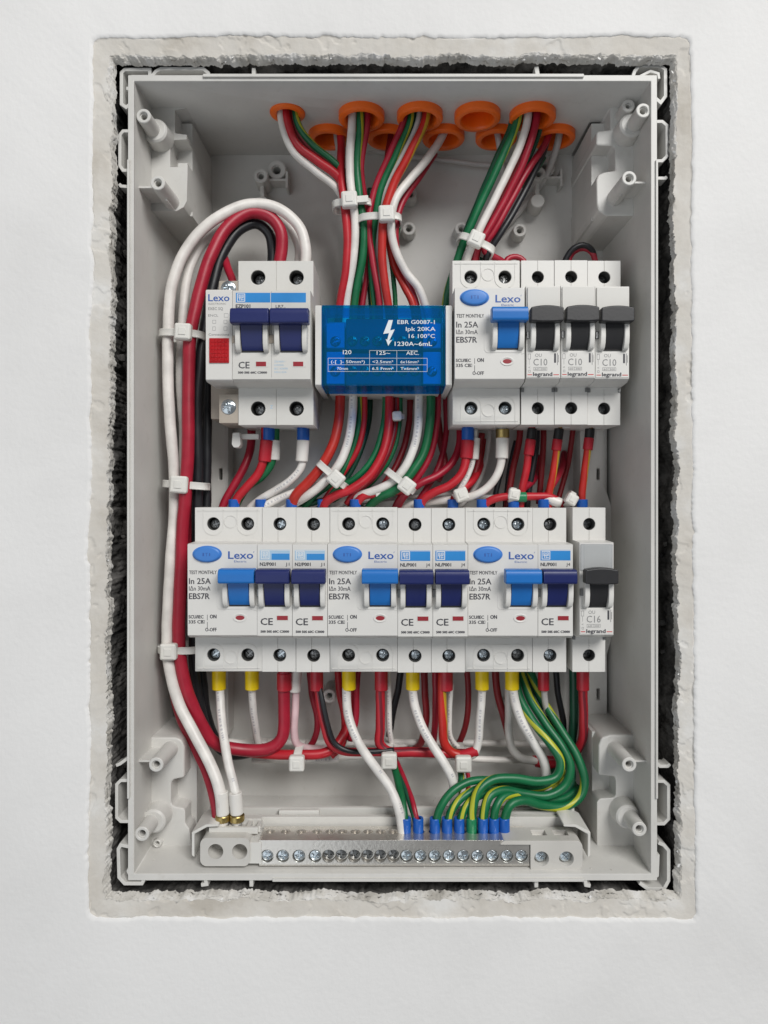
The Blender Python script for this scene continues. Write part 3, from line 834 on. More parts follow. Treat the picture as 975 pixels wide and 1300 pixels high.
def place(root, x, y, zc, label, cat, group=None):
    root.location = Vector((x, y + R.uniform(-.35, .35), zc + R.uniform(-.25, .25))) * S
    root.rotation_euler = (R.uniform(-.003, .003), R.uniform(-.0016, .0016), 0)
    tag(root, label, cat, group)
YF = 8.0; ZL, ZU = -47.7, 84.9; X0, MW = -105.5, 18.12
g1 = "residual current breakers with light blue toggles"
rcd = make_rcd()
place(rcd, X0, YF, ZL, "leftmost double-width breaker of the lower row with light blue toggle", "breaker", g1)
for x, z, lab in ((X0 + 4*MW, ZL, "middle double-width breaker of the lower row with light blue toggle"),
                  (X0 + 8*MW, ZL, "rightmost double-width breaker of the lower row with light blue toggle"),
                  (32.6, ZU, "double-width breaker with light blue toggle in the upper row")):
    place(copy_tree(rcd), x, YF, z, lab, "breaker", g1)
g2 = "single breakers with navy toggles"
mA = make_mcb(pale=True, code="N2/P001"); mB = make_mcb(pale=False, code="NL/P001", pole2="J4")
place(mA, X0 + 2*MW, YF, ZL, "first navy-toggle single breaker from the left in the lower row", "breaker", g2)
place(mB, X0 + 10*MW, YF, ZL, "navy-toggle single breaker next to the black-toggle one in the lower row", "breaker", g2)
place(copy_tree(mA), X0 + 3*MW, YF, ZL, "second navy-toggle single breaker from the left in the lower row", "breaker", g2)
place(copy_tree(mB), X0 + 6*MW, YF, ZL, "third navy-toggle single breaker from the left in the lower row", "breaker", g2)
place(copy_tree(mB), X0 + 7*MW, YF, ZL, "fourth navy-toggle single breaker from the left in the lower row", "breaker", g2)
g3 = "single breakers with black toggles in the upper row"
sA = make_slim(rating="C10")
place(sA, 69.5, YF, ZU, "left black-toggle C10 breaker, right beside the upper blue-toggle breaker", "breaker", g3)
place(copy_tree(sA), 87.3, YF, ZU, "middle of the three black-toggle C10 breakers", "breaker", g3)
place(copy_tree(sA), 105.1, YF, ZU, "right black-toggle C10 breaker at the end of the upper row", "breaker", g3)
sB = make_slim(rating="C16", clear=True)
place(sB, 96.9, YF - .5, ZL, "black-toggle C16 breaker with clear label cover at right end of lower row", "breaker")

# main two-pole switch
def main_switch():
    W = 40.4; root = empty("main_switch")
    holes = [10.6, 31.2]
    put("body", casing(W, holes, [20.4], 3.95, zf=(24.0, -21.8)), M['body'], root)
    for x in holes:
        for z in (35.2, -35.2): add_screw(root, x + .3, YS + 4.6, z, SCREW, 'steel')
    wells(root, holes, 3.95)
    for xc in (10.6, 30.6): toggle(root, xc, 19.6, 11.0, 'navy', 'body', zo=-1.0, barh=7.6)
    bm = bmesh.new(); box(bm, 18.9, 21.9, -.6, .3, -3.2, 1.0); put("link_clip", finish(bm, bevel=.3), M['beige'], root)
    bm = bmesh.new(); box(bm, -.3, 1.2, -.6, .3, -3.2, .6); put("link_clip", finish(bm, bevel=.3), M['beige'], root)
    for x0, x1 in ((1.8, 19.6), (19.9, 38.0)):
        bm = bmesh.new(); box(bm, x0, x1, -.05, .1, 17.8, 22.8); put("label", finish(bm), M['labelblue'], root)
    put("label_logo", lettering(logo(2.4, 18.2, 4.2), -.12), M['whiteprint'], root)
    put("lettering", lettering([("EZP101", 1.8, 15.0, 1.9, 7.4, .12), ("LR7..", 22.4, 15.0, 1.6, 5.0, .03), ("CE", 3.2, -16.2, 3.5, 5.6, .10), ("500 50S 60C C3000", 3.0, -18.9, 1.1, 14.8, .12)]), M['print'], root)
    put("faint_lettering", lettering([("230/400V~", 21.6, -13.2, 1.0, 6.0, 0), ("10000A", 21.6, -15.0, 1.0, 5.0, 0), ("IEC 60898", 21.6, -16.8, 1.0, 7.0, 0), ("50Hz 63A", 21.6, -18.6, 1.0, 6.4, 0), ("Z", 19.4, -37, 1.8, None, 0)]), M['labelpale'], root)
    bm = bmesh.new(); box(bm, 20.15, 20.3, -.04, .1, -21, 23.6); put("seam", finish(bm), M['greyprint'], root)
    for x in (11.8, 31.0):
        bm = bmesh.new(); box(bm, x, x + 7.0, -.15, .2, -15.6, -12.4); f = put("indicator_frame", finish(bm, bevel=.1), M['body'], root)
        bm = bmesh.new(); box(bm, x + .4, x + 5.6, -.22, .2, -15.2, -12.8); put("indicator_flag", finish(bm), M['redflag'], f)
    return root
ms = main_switch(); place(ms, -82.2, YF, ZU, "two-pole main switch with joined navy toggles at upper left", "switch")

# slim indicator unit with the red lens
def indicator():
    W = 13.8; root = empty("indicator_unit")
    bm = bmesh.new(); prism_x(bm, [(0, 24), (0, -22.4), (2, -23.4), (50, -23.4), (50, 24.4), (1, 24.4)], 0, W)
    put("body", finish(bm, bevel=.5, seg=2), M['body2'], root)
    for z0, z1 in ((24.6, 33.5), (-43.2, -27.5)):
        bm = bmesh.new(); box(bm, 3.2, W - .1, 15, 40, z0, z1); b = put("terminal_block", finish(bm, bevel=.5), M['beige'], root)
    for z in (29.3, -34.4):
        bm = bmesh.new(); lathe(bm, [(0, -.6), (2.2, -.5), (3.6, .1), (4.1, .6), (4.2, 2), (0, 2)], n=28)
        cut = bmesh.new(); a, b_ = 2.5, .55; star = []
        for q in range(4):
            t = .2 + q * math.pi / 2
            for (u, v) in ((a, -b_), (a, b_), (b_, b_)): star.append((u * math.cos(t) - v * math.sin(t), u * math.sin(t) + v * math.cos(t)))
        prism_y(cut, star, -2, .7)
        put("terminal_screw", finish(bm, cut=cut, bevel=.1, seg=1), M['zinc'], root, (8.4, 14.2, z))
    bm = bmesh.new(); box(bm, -3.5, W, 24, 52, -40, 14); put("back_housing", finish(bm, bevel=.8), M['beige'], root)
    bm = bmesh.new(); box(bm, 2.0, 12.2, -.7, .2, -13.8, -1.0); f = put("lens_frame", finish(bm, bevel=.25), M['redlens'], root)
    bm = bmesh.new()
    for i in range(5):
        for j in range(6):
            x, z = 2.9 + i * 1.75, -13.0 + j * 1.95
            box(bm, x, x + 1.66, -.95, -.5, z, z + 1.86)
    put("red_lens", finish(bm, bevel=.3), M['redlens'], f)
    put("brand_lettering", lettering([("Lexo", 1.5, 18.2, 3.7, 10.8, .10)]), M['blueprint'], root)
    put("lettering", lettering([("EXEC SQ", 1.4, 13.6, 1.5, 7.6, .02), ("ELECTRONIC", 1.6, 16.4, .9, 9, 0), ("ENCL", 1.4, 10.2, 1.3, 5.2, 0), ('frame', 9.6, 11.8, 9.8, 11.8, .15), ('frame', 3.6, 5.4, 6.6, 8.4, .14), ('frame', 9.4, 11.2, 6.6, 8.4, .14), ('frame', 3.6, 5.2, 3.0, 5.0, .14), ('frame', 9.4, 11.2, 3.0, 5.0, .14),
        ("Connections", 1.6, .4, 1.2, 10.6, .02)]), M['greyprint'], root)
    bm = bmesh.new(); prism_y(bm, [(8, -47), (12, -47), (12.6, -53.5), (11.5, -55.4), (8.6, -55.4), (7.4, -53.5)], 26, 33); box(bm, 11.5, 22, 29, 33, -50.5, -47.5)
    put("release_tab", finish(bm, bevel=.6), M['body2'], root)
    return root
iu = indicator(); place(iu, -96.0, YF, ZU, "slim white unit with red lens left of the main switch", "indicator")

# blue distribution terminal block
def terminal_block():
    W, H = 71.6, 42.2; root = empty("terminal_block")        # local x 0..W, z -H/2..H/2
    h = H / 2
    for x0 in (0.0, W - 3.4):
        bm = bmesh.new(); prism_x(bm, [(0.6, h), (0.6, -h + .6), (3, -h - .4), (45, -h - .4), (45, h)], x0, x0 + 3.4)
        put("end_plate", finish(bm, bevel=.4), M['body2'], root)
    bm = bmesh.new()
    x0, x1 = 3.5, W - 3.5
    def ring(xa, xb, za, zb, y): return [bm.verts.new(p) for p in ((xa, y, za), (xb, y, za), (xb, y, zb), (xa, y, zb))]
    of = ring(x0, x1, -h, h, 0); ob = ring(x0, x1, -h - 1, h, 22); fi = ring(x0 + 1.2, x1 - 1.2, -h + 1.2, h - 1.2, 1.2); ib = ring(x0 + 1.2, x1 - 1.2, -h + .2, h - 1.2, 22)
    bm.faces.new(of[::-1]); bm.faces.new(fi)
    for a, b in ((of, ob), (ob, ib), (ib, fi)):
        for i in range(4): bm.faces.new((a[i], a[(i+1) % 4], b[(i+1) % 4], b[i]))
    bmesh.ops.recalc_face_normals(bm, faces=bm.faces)
    put("clear_cover", finish(bm, bevel=.5), M['cover'], root)
    bm = bmesh.new(); box(bm, 5.2, W - 5.2, 23, 46, -h - .6, h - 3)
    put("base", finish(bm, bevel=.6), M['body'], root)
    for x0, x1 in ((5.4, 15.0), (W - 15, W - 5.4)):
        for z0, z1 in ((-h + 2, -2), (0, h - 8)):
            bm = bmesh.new(); box(bm, x0, x1, 6, 24, z0, z1); put("side_tower", finish(bm, bevel=.5), M['body2'], root)
    for z0, z1 in ((-h + 1.5, -2), (0, h - 4.5)):
        bm = bmesh.new(); box(bm, 15.5, W - 15.5, 10, 24, z0, z1); put("terminal_bar", finish(bm, bevel=.5), M['innards'], root)
    for k in range(6):
        x = 19 + 6.7 * k
        for z in (4.5, -11.5): add_screw(root, x, 9.4, z, SCREW, 'brass')
    for x in (10.2, W - 10.2):
        for z in (3.4, -12.5): add_screw(root, x, 5.4, z, SCREW, 'steel')
    bolt = [(38.4, 13.2), (40.6, 13.2), (39.2, 7.8), (41.6, 8.4), (38.7, 2.4), (40.2, 2.9), (38.2, -.2), (36.9, 3.4), (37.7, 2.9), (38.6, 6.4), (35.6, 6.0)]
    put("printing", lettering([('poly', bolt), ("EBR G0087-1", 43.0, 11.2, 2.1, 19.4, .03), ("Ipk 20KA", 47.4, 7.6, 2.1, 15.4, .03), ("16 100\u00b0C", 48.9, 3.9, 2.1, 13.6, .03), ("1230A~6mL", 41.6, -.2, 2.2, 19.4, .06),
        ("I20", 14.6, -4.6, 2.2, 4.4, .02), ("125~", 32.2, -4.9, 2.0, 7.0, .02), ("AEC.", 47.6, -4.9, 2.0, 6.6, .02),
        ('frame', 6.8, 58.6, -13.7, -6.6, .16), ('rect', 6.9, 58.5, -10.2, -10.04), ('rect', 28.4, 28.56, -13.6, -2.6), ('rect', 42.6, 42.76, -13.6, -2.6), ('rect', 28.4, 53.5, -2.75, -2.6),
        ("(-[  ]- 50mm\u00b2)", 8.4, -9.3, 1.6, 17.6, .02), ("70mm", 11.6, -12.8, 1.5, 5.6, .02), ("<2.5mm\u00b2", 30.0, -9.3, 1.6, 10.8, .02), ("6.5 Fmm\u00b2", 29.8, -12.8, 1.5, 11.2, .02), ("6x16mm\u00b2", 44.6, -9.3, 1.5, 9.6, .02), ("Tx6mm\u00b2", 44.6, -12.8, 1.5, 9.6, .02)], -.07), M['whiteprint'], root)
    return root
tb = terminal_block(); place(tb, -39.9, 11.6, 81.0, "clear blue distribution terminal block with white printing between the upper breakers", "terminal block")

# earth and neutral bar at the bottom
def busbar():
    root = empty("terminal_bar"); YB_ = 4.8
    base = Vector((at(497, 0, YB_).x, YB_, -187.0))
    root.location = base * S
    def X(px): return at(px, 0, YB_).x - base.x
    def Z(py): return at(0, py, YB_).z - base.z
    xs = [339, 359, 379.5, 400, 417, 433, 450, 466.5, 483, 499.5, 516, 533.6, 551.7, 570, 588, 606, 625, 643.5, 662]
    bm = bmesh.new(); box(bm, X(329), X(672), 0, 15.6, .3, 13.4)
    cut = bmesh.new()
    for px in xs: cyl(cut, (X(px), 0, Z(1087)), 3.35, -2, 3.2, 26)
    for px in xs: lathe(cut, [(0, 8), (2.6, 8), (2.6, 16), (0, 16)], (X(px) , 9.5, 0), axis='z', n=18)
    put("bar_body", finish(bm, cut=cut, bevel=.5), M['nickel'], root)
    for i, px in enumerate(xs):
        add_screw(root, X(px), .9 if not 4 <= i <= 9 else 2.2, Z(1087), BARSCREW, 'zinc' if not 4 <= i <= 9 else 'steel')
    # left and right plastic ends
    def rr(x0, x1, z0, z1, r=3.2, n=6):
        P = []
        for cx, cz, a0 in ((x1 - r, z1 - r, 0), (x0 + r, z1 - r, 90), (x0 + r, z0 + r, 180), (x1 - r, z0 + r, 270)):
            for q in range(n + 1):
                a = math.radians(a0 + 90 * q / n); P.append((cx + r * math.cos(a), cz + r * math.sin(a)))
        return P
    bm = bmesh.new(); prism_y(bm, rr(X(255), X(318), Z(1098), Z(1062), 3.4), -1.4, 15)
    cut = bmesh.new()
    for px in (274.5, 305): cyl(cut, (X(px), 0, Z(1079.5)), 3.9, -4, 9, 30); lathe(cut, [(0, 13.6), (2.8, 13.6), (2.8, 24), (0, 24)], (X(px), 9, 0), axis='z', n=18)
    put("bar_end", finish(bm, cut=cut, bevel=.6), M['endcap'], root)
    bm = bmesh.new(); prism_y(bm, rr(X(634), X(739), Z(1104), Z(1066), 3.4), -1.2, 14)
    cut = bmesh.new()
    for px in (687, 718.5): cyl(cut, (X(px), 0, Z(1089)), 3.7, -4, 4, 30)
    for px in (688, 716): box(cut, X(px) - 3.6, X(px) + 3.6, 5, 11, 11, 20)
    box(cut, X(630), X(673), -4, 20, -3, 11.5)
    put("bar_end", finish(bm, cut=cut, bevel=.6), M['endcap'], root)
    for px in (687, 718.5): add_screw(root, X(px), 1.6, Z(1089), BARSCREW, 'zinc')
    bm = bmesh.new(); box(bm, X(316), X(332), -.6, 14, 1.6, 12.6); put("bar_link", finish(bm, bevel=.4), M['body'], root)
    # cradle behind and above
    bm = bmesh.new(); box(bm, X(250), X(745), 17.5, 20.5, 1, 17.6); put("cradle_rail", finish(bm, bevel=.4), M['body'], root)
    bm = bmesh.new(); box(bm, X(250), X(745), 24.5, 27, 1, 19.5); put("cradle_rail", finish(bm, bevel=.4), M['body'], root)
    bm = bmesh.new(); box(bm, X(345), X(400), 21, 24, 14, 19.6); box(bm, X(640), X(735), 21, 24, 12, 19.0); put("cradle_clip", finish(bm, bevel=1.0), M['body'], root)
    for px, s in ((241, 1), (752, -1)):
        bm = bmesh.new()
        a = X(px); P = [(a, 4), (a + s * 1.6, 3), (a + s * 1.6, 15), (a + s * 8, 18.6), (a + s * 14, 18.9), (a + s * 14, 20.3), (a + s * 7.6, 20.2), (a, 16)]
        prism_y(bm, P, 3, 26); put("cradle_end", finish(bm, bevel=.5), M['body'], root)
    bm = bmesh.new(); box(bm, X(262), X(325), 5, 7, 14.2, 17.6); box(bm, X(262), X(325), 14, 17, 14.2, 18.2)
    for px in (262, 285.5, 309, 322): box(bm, X(px), X(px) + 2.2, 7, 14, 14.2, 17.4)
    put("cradle_frame", finish(bm, bevel=.3), M['body'], root)
    tag(root, "metal terminal bar with a row of screws along the bottom of the box", "terminal bar")
busbar()
# ---------------------------------------------------------------- wires
def spline(P, step=1.8):
    P = [P[0] * 2 - P[1]] + P + [P[-1] * 2 - P[-2]]
    out = []
    for i in range(1, len(P) - 2):
        p0, p1, p2, p3 = P[i-1], P[i], P[i+1], P[i+2]
        def tj(a, b): return max(1e-3, (b - a).length) ** .5
        t0 = 0; t1 = t0 + tj(p0, p1); t2 = t1 + tj(p1, p2); t3 = t2 + tj(p2, p3)
        n = max(2, int((p2 - p1).length / step))
        for q in range(n):
            t = t1 + (t2 - t1) * q / n
            a1 = p0 * ((t1-t)/(t1-t0)) + p1 * ((t-t0)/(t1-t0)); a2 = p1 * ((t2-t)/(t2-t1)) + p2 * ((t-t1)/(t2-t1)); a3 = p2 * ((t3-t)/(t3-t2)) + p3 * ((t-t2)/(t3-t2))
            b1 = a1 * ((t2-t)/(t2-t0)) + a2 * ((t-t0)/(t2-t0)); b2 = a2 * ((t3-t)/(t3-t1)) + a3 * ((t-t1)/(t3-t1))
            out.append(b1 * ((t2-t)/(t2-t1)) + b2 * ((t-t1)/(t2-t1)))
    out.append(P[-2])
    return out
def tube_mesh(pts, r, sides=14, rough=.0):
    n = len(pts); V, Fc, UV = [], [], []
    T = [(pts[min(i+1, n-1)] - pts[max(i-1, 0)]).normalized() for i in range(n)]
    up = Vector((0, -1, 0)); N0 = (up - T[0] * up.dot(T[0]))
    if N0.length < .1: N0 = Vector((1, 0, 0)) - T[0] * T[0].x
    N0.normalize(); L_ = 0; ls = []
    for i in range(n):
        if i: L_ += (pts[i] - pts[i-1]).length; N0 = (N0 - T[i] * N0.dot(T[i])).normalized()
        ls.append(L_ * S); B = T[i].cross(N0)
        rr = r * (1 + .02 * noise.noise(pts[i] * .13))
        for k in range(sides):
            a = 2 * math.pi * k / sides
            V.append((pts[i] + (N0 * math.cos(a) + B * math.sin(a)) * rr) * S)
    for i in range(n - 1):
        for k in range(sides):
            k2 = (k + 1) % sides
            Fc.append((i*sides+k, i*sides+k2, (i+1)*sides+k2, (i+1)*sides+k))
            UV += [(k/sides, ls[i]), ((k+1)/sides, ls[i]), ((k+1)/sides, ls[i+1]), (k/sides, ls[i+1])]
    a = tuple(range(sides))[::-1]; b = tuple((n-1)*sides + k for k in range(sides)); Fc += [a, b]
    UV += [(0, 0)] * sides * 2
    me = bpy.data.meshes.new("wire"); me.from_pydata(V, [], Fc)
    uvl = me.uv_layers.new(name="UVMap"); uvl.data.foreach_set("uv", [c for u in UV for c in u])
    for p in me.polygons: p.use_smooth = len(p.vertices) == 4
    me.update(); return me
def sleeve_mesh(a, b, r0, r1=None):
    r1 = r1 or r0
    d = (b - a); L_ = d.length
    bm = bmesh.new()
    lathe(bm, [(r0 * .55, .2), (r0 - .25, 0), (r0, .35), (r1, L_ - .35), (r1 - .25, L_), (r1 * .5, L_ - .2)], axis='z', n=22)
    bmesh.ops.transform(bm, matrix=Matrix.Translation(a) @ d.to_track_quat('Z', 'Y').to_matrix().to_4x4(), verts=bm.verts)
    return finish(bm)
WIRE_GROUP = {}
def W(label, m, r, pts, sleeves=(), cat="wire", group=None):
    P = [at(*p) for p in pts]
    sp = spline(P)
    if group == gT: r *= .84
    elif group == gM: r *= .85
    elif group == gE: r *= .88
    elif group == gB: r *= .95
    # hand-bent wire is never a perfect curve; keep every wire inside the box
    n_ = len(sp); ph = R.uniform(0, 99)
    for i, p in enumerate(sp):
        f_ = min(1, i / 6, (n_ - 1 - i) / 6)
        p.x += f_ * (.9 * noise.noise(Vector((i * .045, ph, 0))) + .25 * noise.noise(Vector((i * .16, ph, 7))))
        p.y += f_ * .8 * noise.noise(Vector((i * .045, ph, 3))); p.z += f_ * .5 * noise.noise(Vector((i * .06, ph, 5)))
        p.y = min(p.y, BACK - r - .3)
    base = sp[-1].copy()
    me = tube_mesh([p - base for p in sp], r)
    o = put("wire", me, M[m], None, base)
    tag(o, label, cat, group)
    for (x0, y0, x1, y1, dep, sr, sm, nm) in sleeves:
        me = sleeve_mesh(at(x0, y0, dep) - base, at(x1, y1, dep) - base, sr)
        put(nm, me, M[sm], o)
    return o
gL, gT, gM, gB, gE = "supply cables down the left side", "circuit wires entering from the ceiling", "wires between the two breaker rows", "wires below the lower row", "earth wires to the terminal bar"

# --- supply cables on the left
W("thick white cable arching from main switch down to the terminal bar", 'w_plain', 3.05, [(386,350,42),(388,318,42),(379,287,42),(352,264,40),(318,259,38),(276,276,34),(240,311,32),(219,360,30),(214,430,30),(216,520,30),(221,600,31),(221,650,31),(215,720,30),(212,790,30),(215,845,29),(226,890,27),(247,933,23),(268,972,18),(280,1005,14),(283,1048,14)],
  [(281,1005,283,1034,14,3.4,'whitesleeve','sleeve'),(283,1034,283,1042,14,3.9,'brass','ferrule')], "cable", gL)
W("second white cable running just behind the thick white one at left", 'w_plain', 2.6, [(378,352,52),(378,312,52),(358,278,52),(325,268,50),(293,276,47),(262,302,44),(241,345,40),(232,400,38),(229,480,38),(233,560,38),(233,640,38),(228,720,38),(226,800,40),(226,860,46),(240,905,56),(268,940,64),(300,944,66),(340,944,68)], (), "cable", gL)
W("thick red cable arching from main switch and turning along the bottom bundle", 'w_crim', 3.45, [(352,350,44),(357,318,44),(355,293,43),(341,275,42),(318,270,40),(290,286,36),(267,325,32),(252,380,30),(241,430,28),(238,500,28),(238,560,28),(236,620,28),(232,680,29),(228,760,30),(228,830,30),(234,868,30),(250,908,32),(273,943,36),(303,951,40),(342,950,42),(357,938,43),(361,905,43),(361,878,42),(361,846,40)],
  [(361,854,361,876,41,4.2,'redsleeve','sleeve')], "cable", gL)
W("red cable half hidden behind the white one, reaching the terminal bar", 'w_crim', 2.9, [(250,600,44),(240,700,42),(224,800,40),(221,868,38),(230,912,36),(250,952,31),(266,988,24),(275,1020,19),(278,1056,16)], (), "cable", gL)
W("short red wire running to the top screw of the red-lens unit", 'w_crim', 2.2, [(262,430,54),(264,385,52),(270,345,51),(276,322,49),(283,325,44),(289,341,38),(296,360,32),(297,378,30)], (), "wire", gL)
W("black cable arching inside the thick red one by the main switch", 'w_black', 2.9, [(344,350,50),(346,318,50),(341,296,48),(326,284,46),(305,291,43),(285,318,40),(270,362,37),(261,412,35),(255,455,33),(251,520,33),(251,620,34),(249,700,38),(246,800,40),(247,850,41),(254,898,45),(268,938,52),(292,958,56),(330,953,58)], (), "cable", gL)
W("second black cable beside the first, nearer the breakers", 'w_black', 2.7, [(300,380,62),(280,420,54),(266,470,44),(263,550,42),(262,640,42),(257,720,45),(254,820,48),(257,870,50),(264,912,54),(282,945,60),(310,958,64)], (), "cable", gL)

# --- bundle from the ceiling, left
W("red wire from the small left grommet curving to the centre bundle", 'w_red', 2.9, [(362,122,30),(364,150,31),(376,182,33),(402,204,36),(428,224,40),(440,250,44),(446,300,48),(441,360,50),(437,420,52)], (), "wire", gT)
W("white wire on the outside of the small left grommet's bundle", 'w_plain', 2.3, [(355,122,29),(357,155,31),(370,190,33),(400,218,37),(428,240,41),(441,266,46),(444,320,52),(436,380,54),(434,420,55)], (), "wire", gT)
W("brown-red wire between red and green from the small left grommet", 'w_dkred', 2.3, [(369,122,32),(374,158,34),(392,186,37),(420,208,41),(440,234,46),(450,280,50),(452,340,54),(455,420,56)], (), "wire", gT)
W("green wire from the small left grommet joining the centre bundle", 'w_green', 2.3, [(373,122,31),(380,160,33),(398,184,36),(424,206,40),(445,232,44),(455,280,47),(452,340,51),(446,420,55)], (), "wire", gT)
W("red wire from the back left grommet, leftmost below the first tie", 'w_red', 2.75, [(430,145,54),(434,185,46),(433,225,39),(436,262,36),(440,300,37),(438,345,39),(431,388,42),(428,430,44)], (), "wire", gT)
W("white wire hanging straight from the second front grommet", 'w_plain', 2.75, [(447,118,30),(447,160,32),(444,205,34),(446,245,35),(450,285,37),(448,330,39),(441,375,42),(437,430,45)], (), "wire", gT)
W("green wire with yellow stripe beside the straight white wire", 'w_green', 2.6, [(457,118,30),(457,165,33),(453,210,36),(457,250,37),(463,290,39),(461,330,41),(452,375,44),(447,430,47)], (), "wire", gT)
W("dark red wire right of the green one in the left ceiling bundle", 'w_crim', 2.0, [(467,118,30),(465,165,33),(459,212,37),(462,245,41),(470,285,46),(468,340,49),(459,400,51),(456,430,52)], (), "wire", gT)
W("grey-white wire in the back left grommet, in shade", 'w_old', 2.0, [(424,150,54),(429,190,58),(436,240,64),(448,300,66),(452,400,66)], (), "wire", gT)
# --- middle
W("pink-red wire on the left of the middle ceiling bundle", 'w_crim', 2.2, [(518,118,30),(512,155,32),(494,195,35),(474,243,38),(468,285,39),(473,330,41),(481,375,43),(485,430,46)], (), "wire", gT)
W("green wire of the middle ceiling bundle beside the pink-red one", 'w_green', 2.3, [(526,118,30),(521,155,32),(503,195,35),(482,243,38),(475,285,41),(471,330,44),(475,375,46),(479,430,49)], (), "wire", gT)
W("thin greyish wire between green and orange in the middle bundle", 'w_old', 1.8, [(534,118,31),(529,155,33),(511,195,36),(489,240,39),(480,285,42),(479,330,45),(484,390,48)], (), "wire", gT)
W("orange-red wire with yellow tint in the middle ceiling bundle", 'w_redyel', 2.8, [(545,118,30),(540,155,31),(521,192,33),(499,235,35),(487,278,36),(485,320,38),(489,360,40),(494,400,43),(496,430,46)], (), "wire", gT)
W("thick white wire leaving the back grommet and bending to the right", 'w_plain', 2.75, [(570,148,54),(562,172,50),(545,198,44),(522,226,39),(503,254,36),(497,282,36),(500,310,38),(514,344,41),(532,368,44),(543,400,47),(547,430,49)], (), "wire", gT)
W("dark red wire just behind the thick white one at the middle tie", 'w_crim', 2.3, [(552,195,54),(530,228,48),(511,258,43),(502,290,42),(504,325,44),(516,355,46),(529,385,48),(535,430,50)], (), "wire", gT)
W("orange-red wire veering right toward the blue block top", 'w_orange', 2.4, [(492,262,46),(493,300,44),(499,335,45),(512,362,46),(524,390,47),(528,430,49)], (), "wire", gT)
W("green wire in the fork under the middle tie", 'w_gplain', 2.0, [(508,250,50),(505,285,47),(501,318,48),(511,350,49),(527,380,50),(533,430,52)], (), "wire", gT)
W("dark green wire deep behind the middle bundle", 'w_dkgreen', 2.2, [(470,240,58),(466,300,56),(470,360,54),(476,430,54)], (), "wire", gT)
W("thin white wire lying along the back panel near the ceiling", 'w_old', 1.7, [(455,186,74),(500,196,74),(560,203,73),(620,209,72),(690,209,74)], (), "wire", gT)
# --- right
W("green wire with yellow edge passing left of the upper blue-toggle breaker", 'w_green', 2.7, [(662,118,30),(657,155,31),(640,195,33),(617,243,35),(596,290,37),(580,336,41),(568,378,46),(562,430,52)], (), "wire", gT)
W("dark green wire behind the yellow-edged one in the right bundle", 'w_dkgreen', 2.2, [(655,120,33),(650,160,35),(632,200,38),(608,255,41),(588,305,44),(576,350,49),(566,420,56)], (), "wire", gT)
W("white wire of the right ceiling bundle entering the upper breaker", 'w_plain', 2.6, [(672,118,30),(669,158,31),(654,200,32),(632,246,33),(610,290,34),(596,318,35),(591,335,38),(591,352,42)], (), "wire", gT)
W("dark red wire of the right ceiling bundle beside the white one", 'w_crim', 2.4, [(683,118,30),(681,158,32),(668,198,33),(645,246,35),(621,290,36),(606,316,37),(601,335,40),(600,352,44)], (), "wire", gT)
W("red wire from the rightmost back grommet crossing to the bundle", 'w_crim', 2.3, [(702,148,54),(692,182,46),(672,212,40),(650,252,38),(628,292,38),(614,316,40),(640,336,46),(642,352,48)], (), "wire", gT)
W("brown-red wire low in the right ceiling bundle", 'w_dkred', 2.1, [(676,120,33),(675,160,35),(660,202,37),(637,252,39),(612,300,41),(604,330,45),(603,356,48)], (), "wire", gT)
W("black wire on the right edge of the right ceiling bundle", 'w_black', 2.2, [(698,148,55),(691,188,49),(675,225,43),(654,266,39),(633,300,38),(620,320,40),(613,340,46),(612,360,54)], (), "wire", gT)
W("grey-white strap wire from the rightmost back grommet to the back panel", 'w_old', 2.4, [(713,148,54),(708,182,57),(700,205,64),(690,228,72),(668,258,76),(640,290,76),(610,330,76)], (), "wire", gT)
W("short white wire seen through the back right grommet", 'w_old', 2.2, [(628,148,54),(634,185,58),(638,215,66),(634,250,74)], (), "wire", gT)
W("small green wire stub near the right back boss", 'w_gplain', 2.0, [(690,200,60),(682,214,58),(674,224,56),(664,236,54)], (), "wire", gT)
W("red jumper loop above the black-toggle breakers", 'w_crim', 1.9, [(721,352,46),(722,332,46),(730,319,45),(742,315,44),(752,320,43),(757,334,44),(757,352,44)], (), "wire", gT)
W("black jumper loop beside the red loop above the breakers", 'w_black', 1.9, [(715,352,43),(717,330,42),(726,316,41),(739,311,41),(749,316,42),(754,330,46),(754,352,48)], (), "wire", gT)
W("short red jumper peeking over the second breaker of the upper row", 'w_crim', 2.0, [(640,352,46),(644,329,47),(655,326,48),(664,331,48),(668,352,46)], (), "wire", gT)

# --- between the rows
BL = lambda x, y0=634, y1=652, dep=42: (x, y1, x, y0, dep, 3.1, 'bluesleeve', 'ferrule')
BT = lambda x, y0=541, y1=559, dep=42: (x, y0, x, y1, dep, 3.5, 'bluesleeve', 'ferrule')
W("red wire from main switch down to the leftmost lower breaker", 'w_red', 2.9, [(337,538,42),(336,575,42),(328,600,42),(312,620,42),(300,635,42),(297,655,42)], [BT(341), BL(297), (339,559,336,586,42,3.7,'redsleeve','sleeve')], "wire", gM)
W("green wire curving beside the red one under the main switch", 'w_gplain', 2.7, [(350,540,44),(348,575,44),(343,592,44),(330,607,46),(314,618,48),(300,640,50),(296,660,52)], [(349,559,348,584,44,3.2,'whitesleeve','sleeve')], "wire", gM)
W("red wire farther back under the red-lens unit", 'w_crim', 2.8, [(319,530,58),(318,566,56),(311,590,53),(297,616,51),(284,640,50),(280,660,50)], (), "wire", gM)
W("white wire with long white sleeve under the main switch", 'w_white', 2.6, [(385,538,42),(384,580,42),(380,596,42),(368,610,42),(349,623,43),(331,634,45),(316,648,48),(310,662,50)], [BT(385), (385,559,383,586,42,3.5,'whitesleeve','sleeve')], "wire", gM)
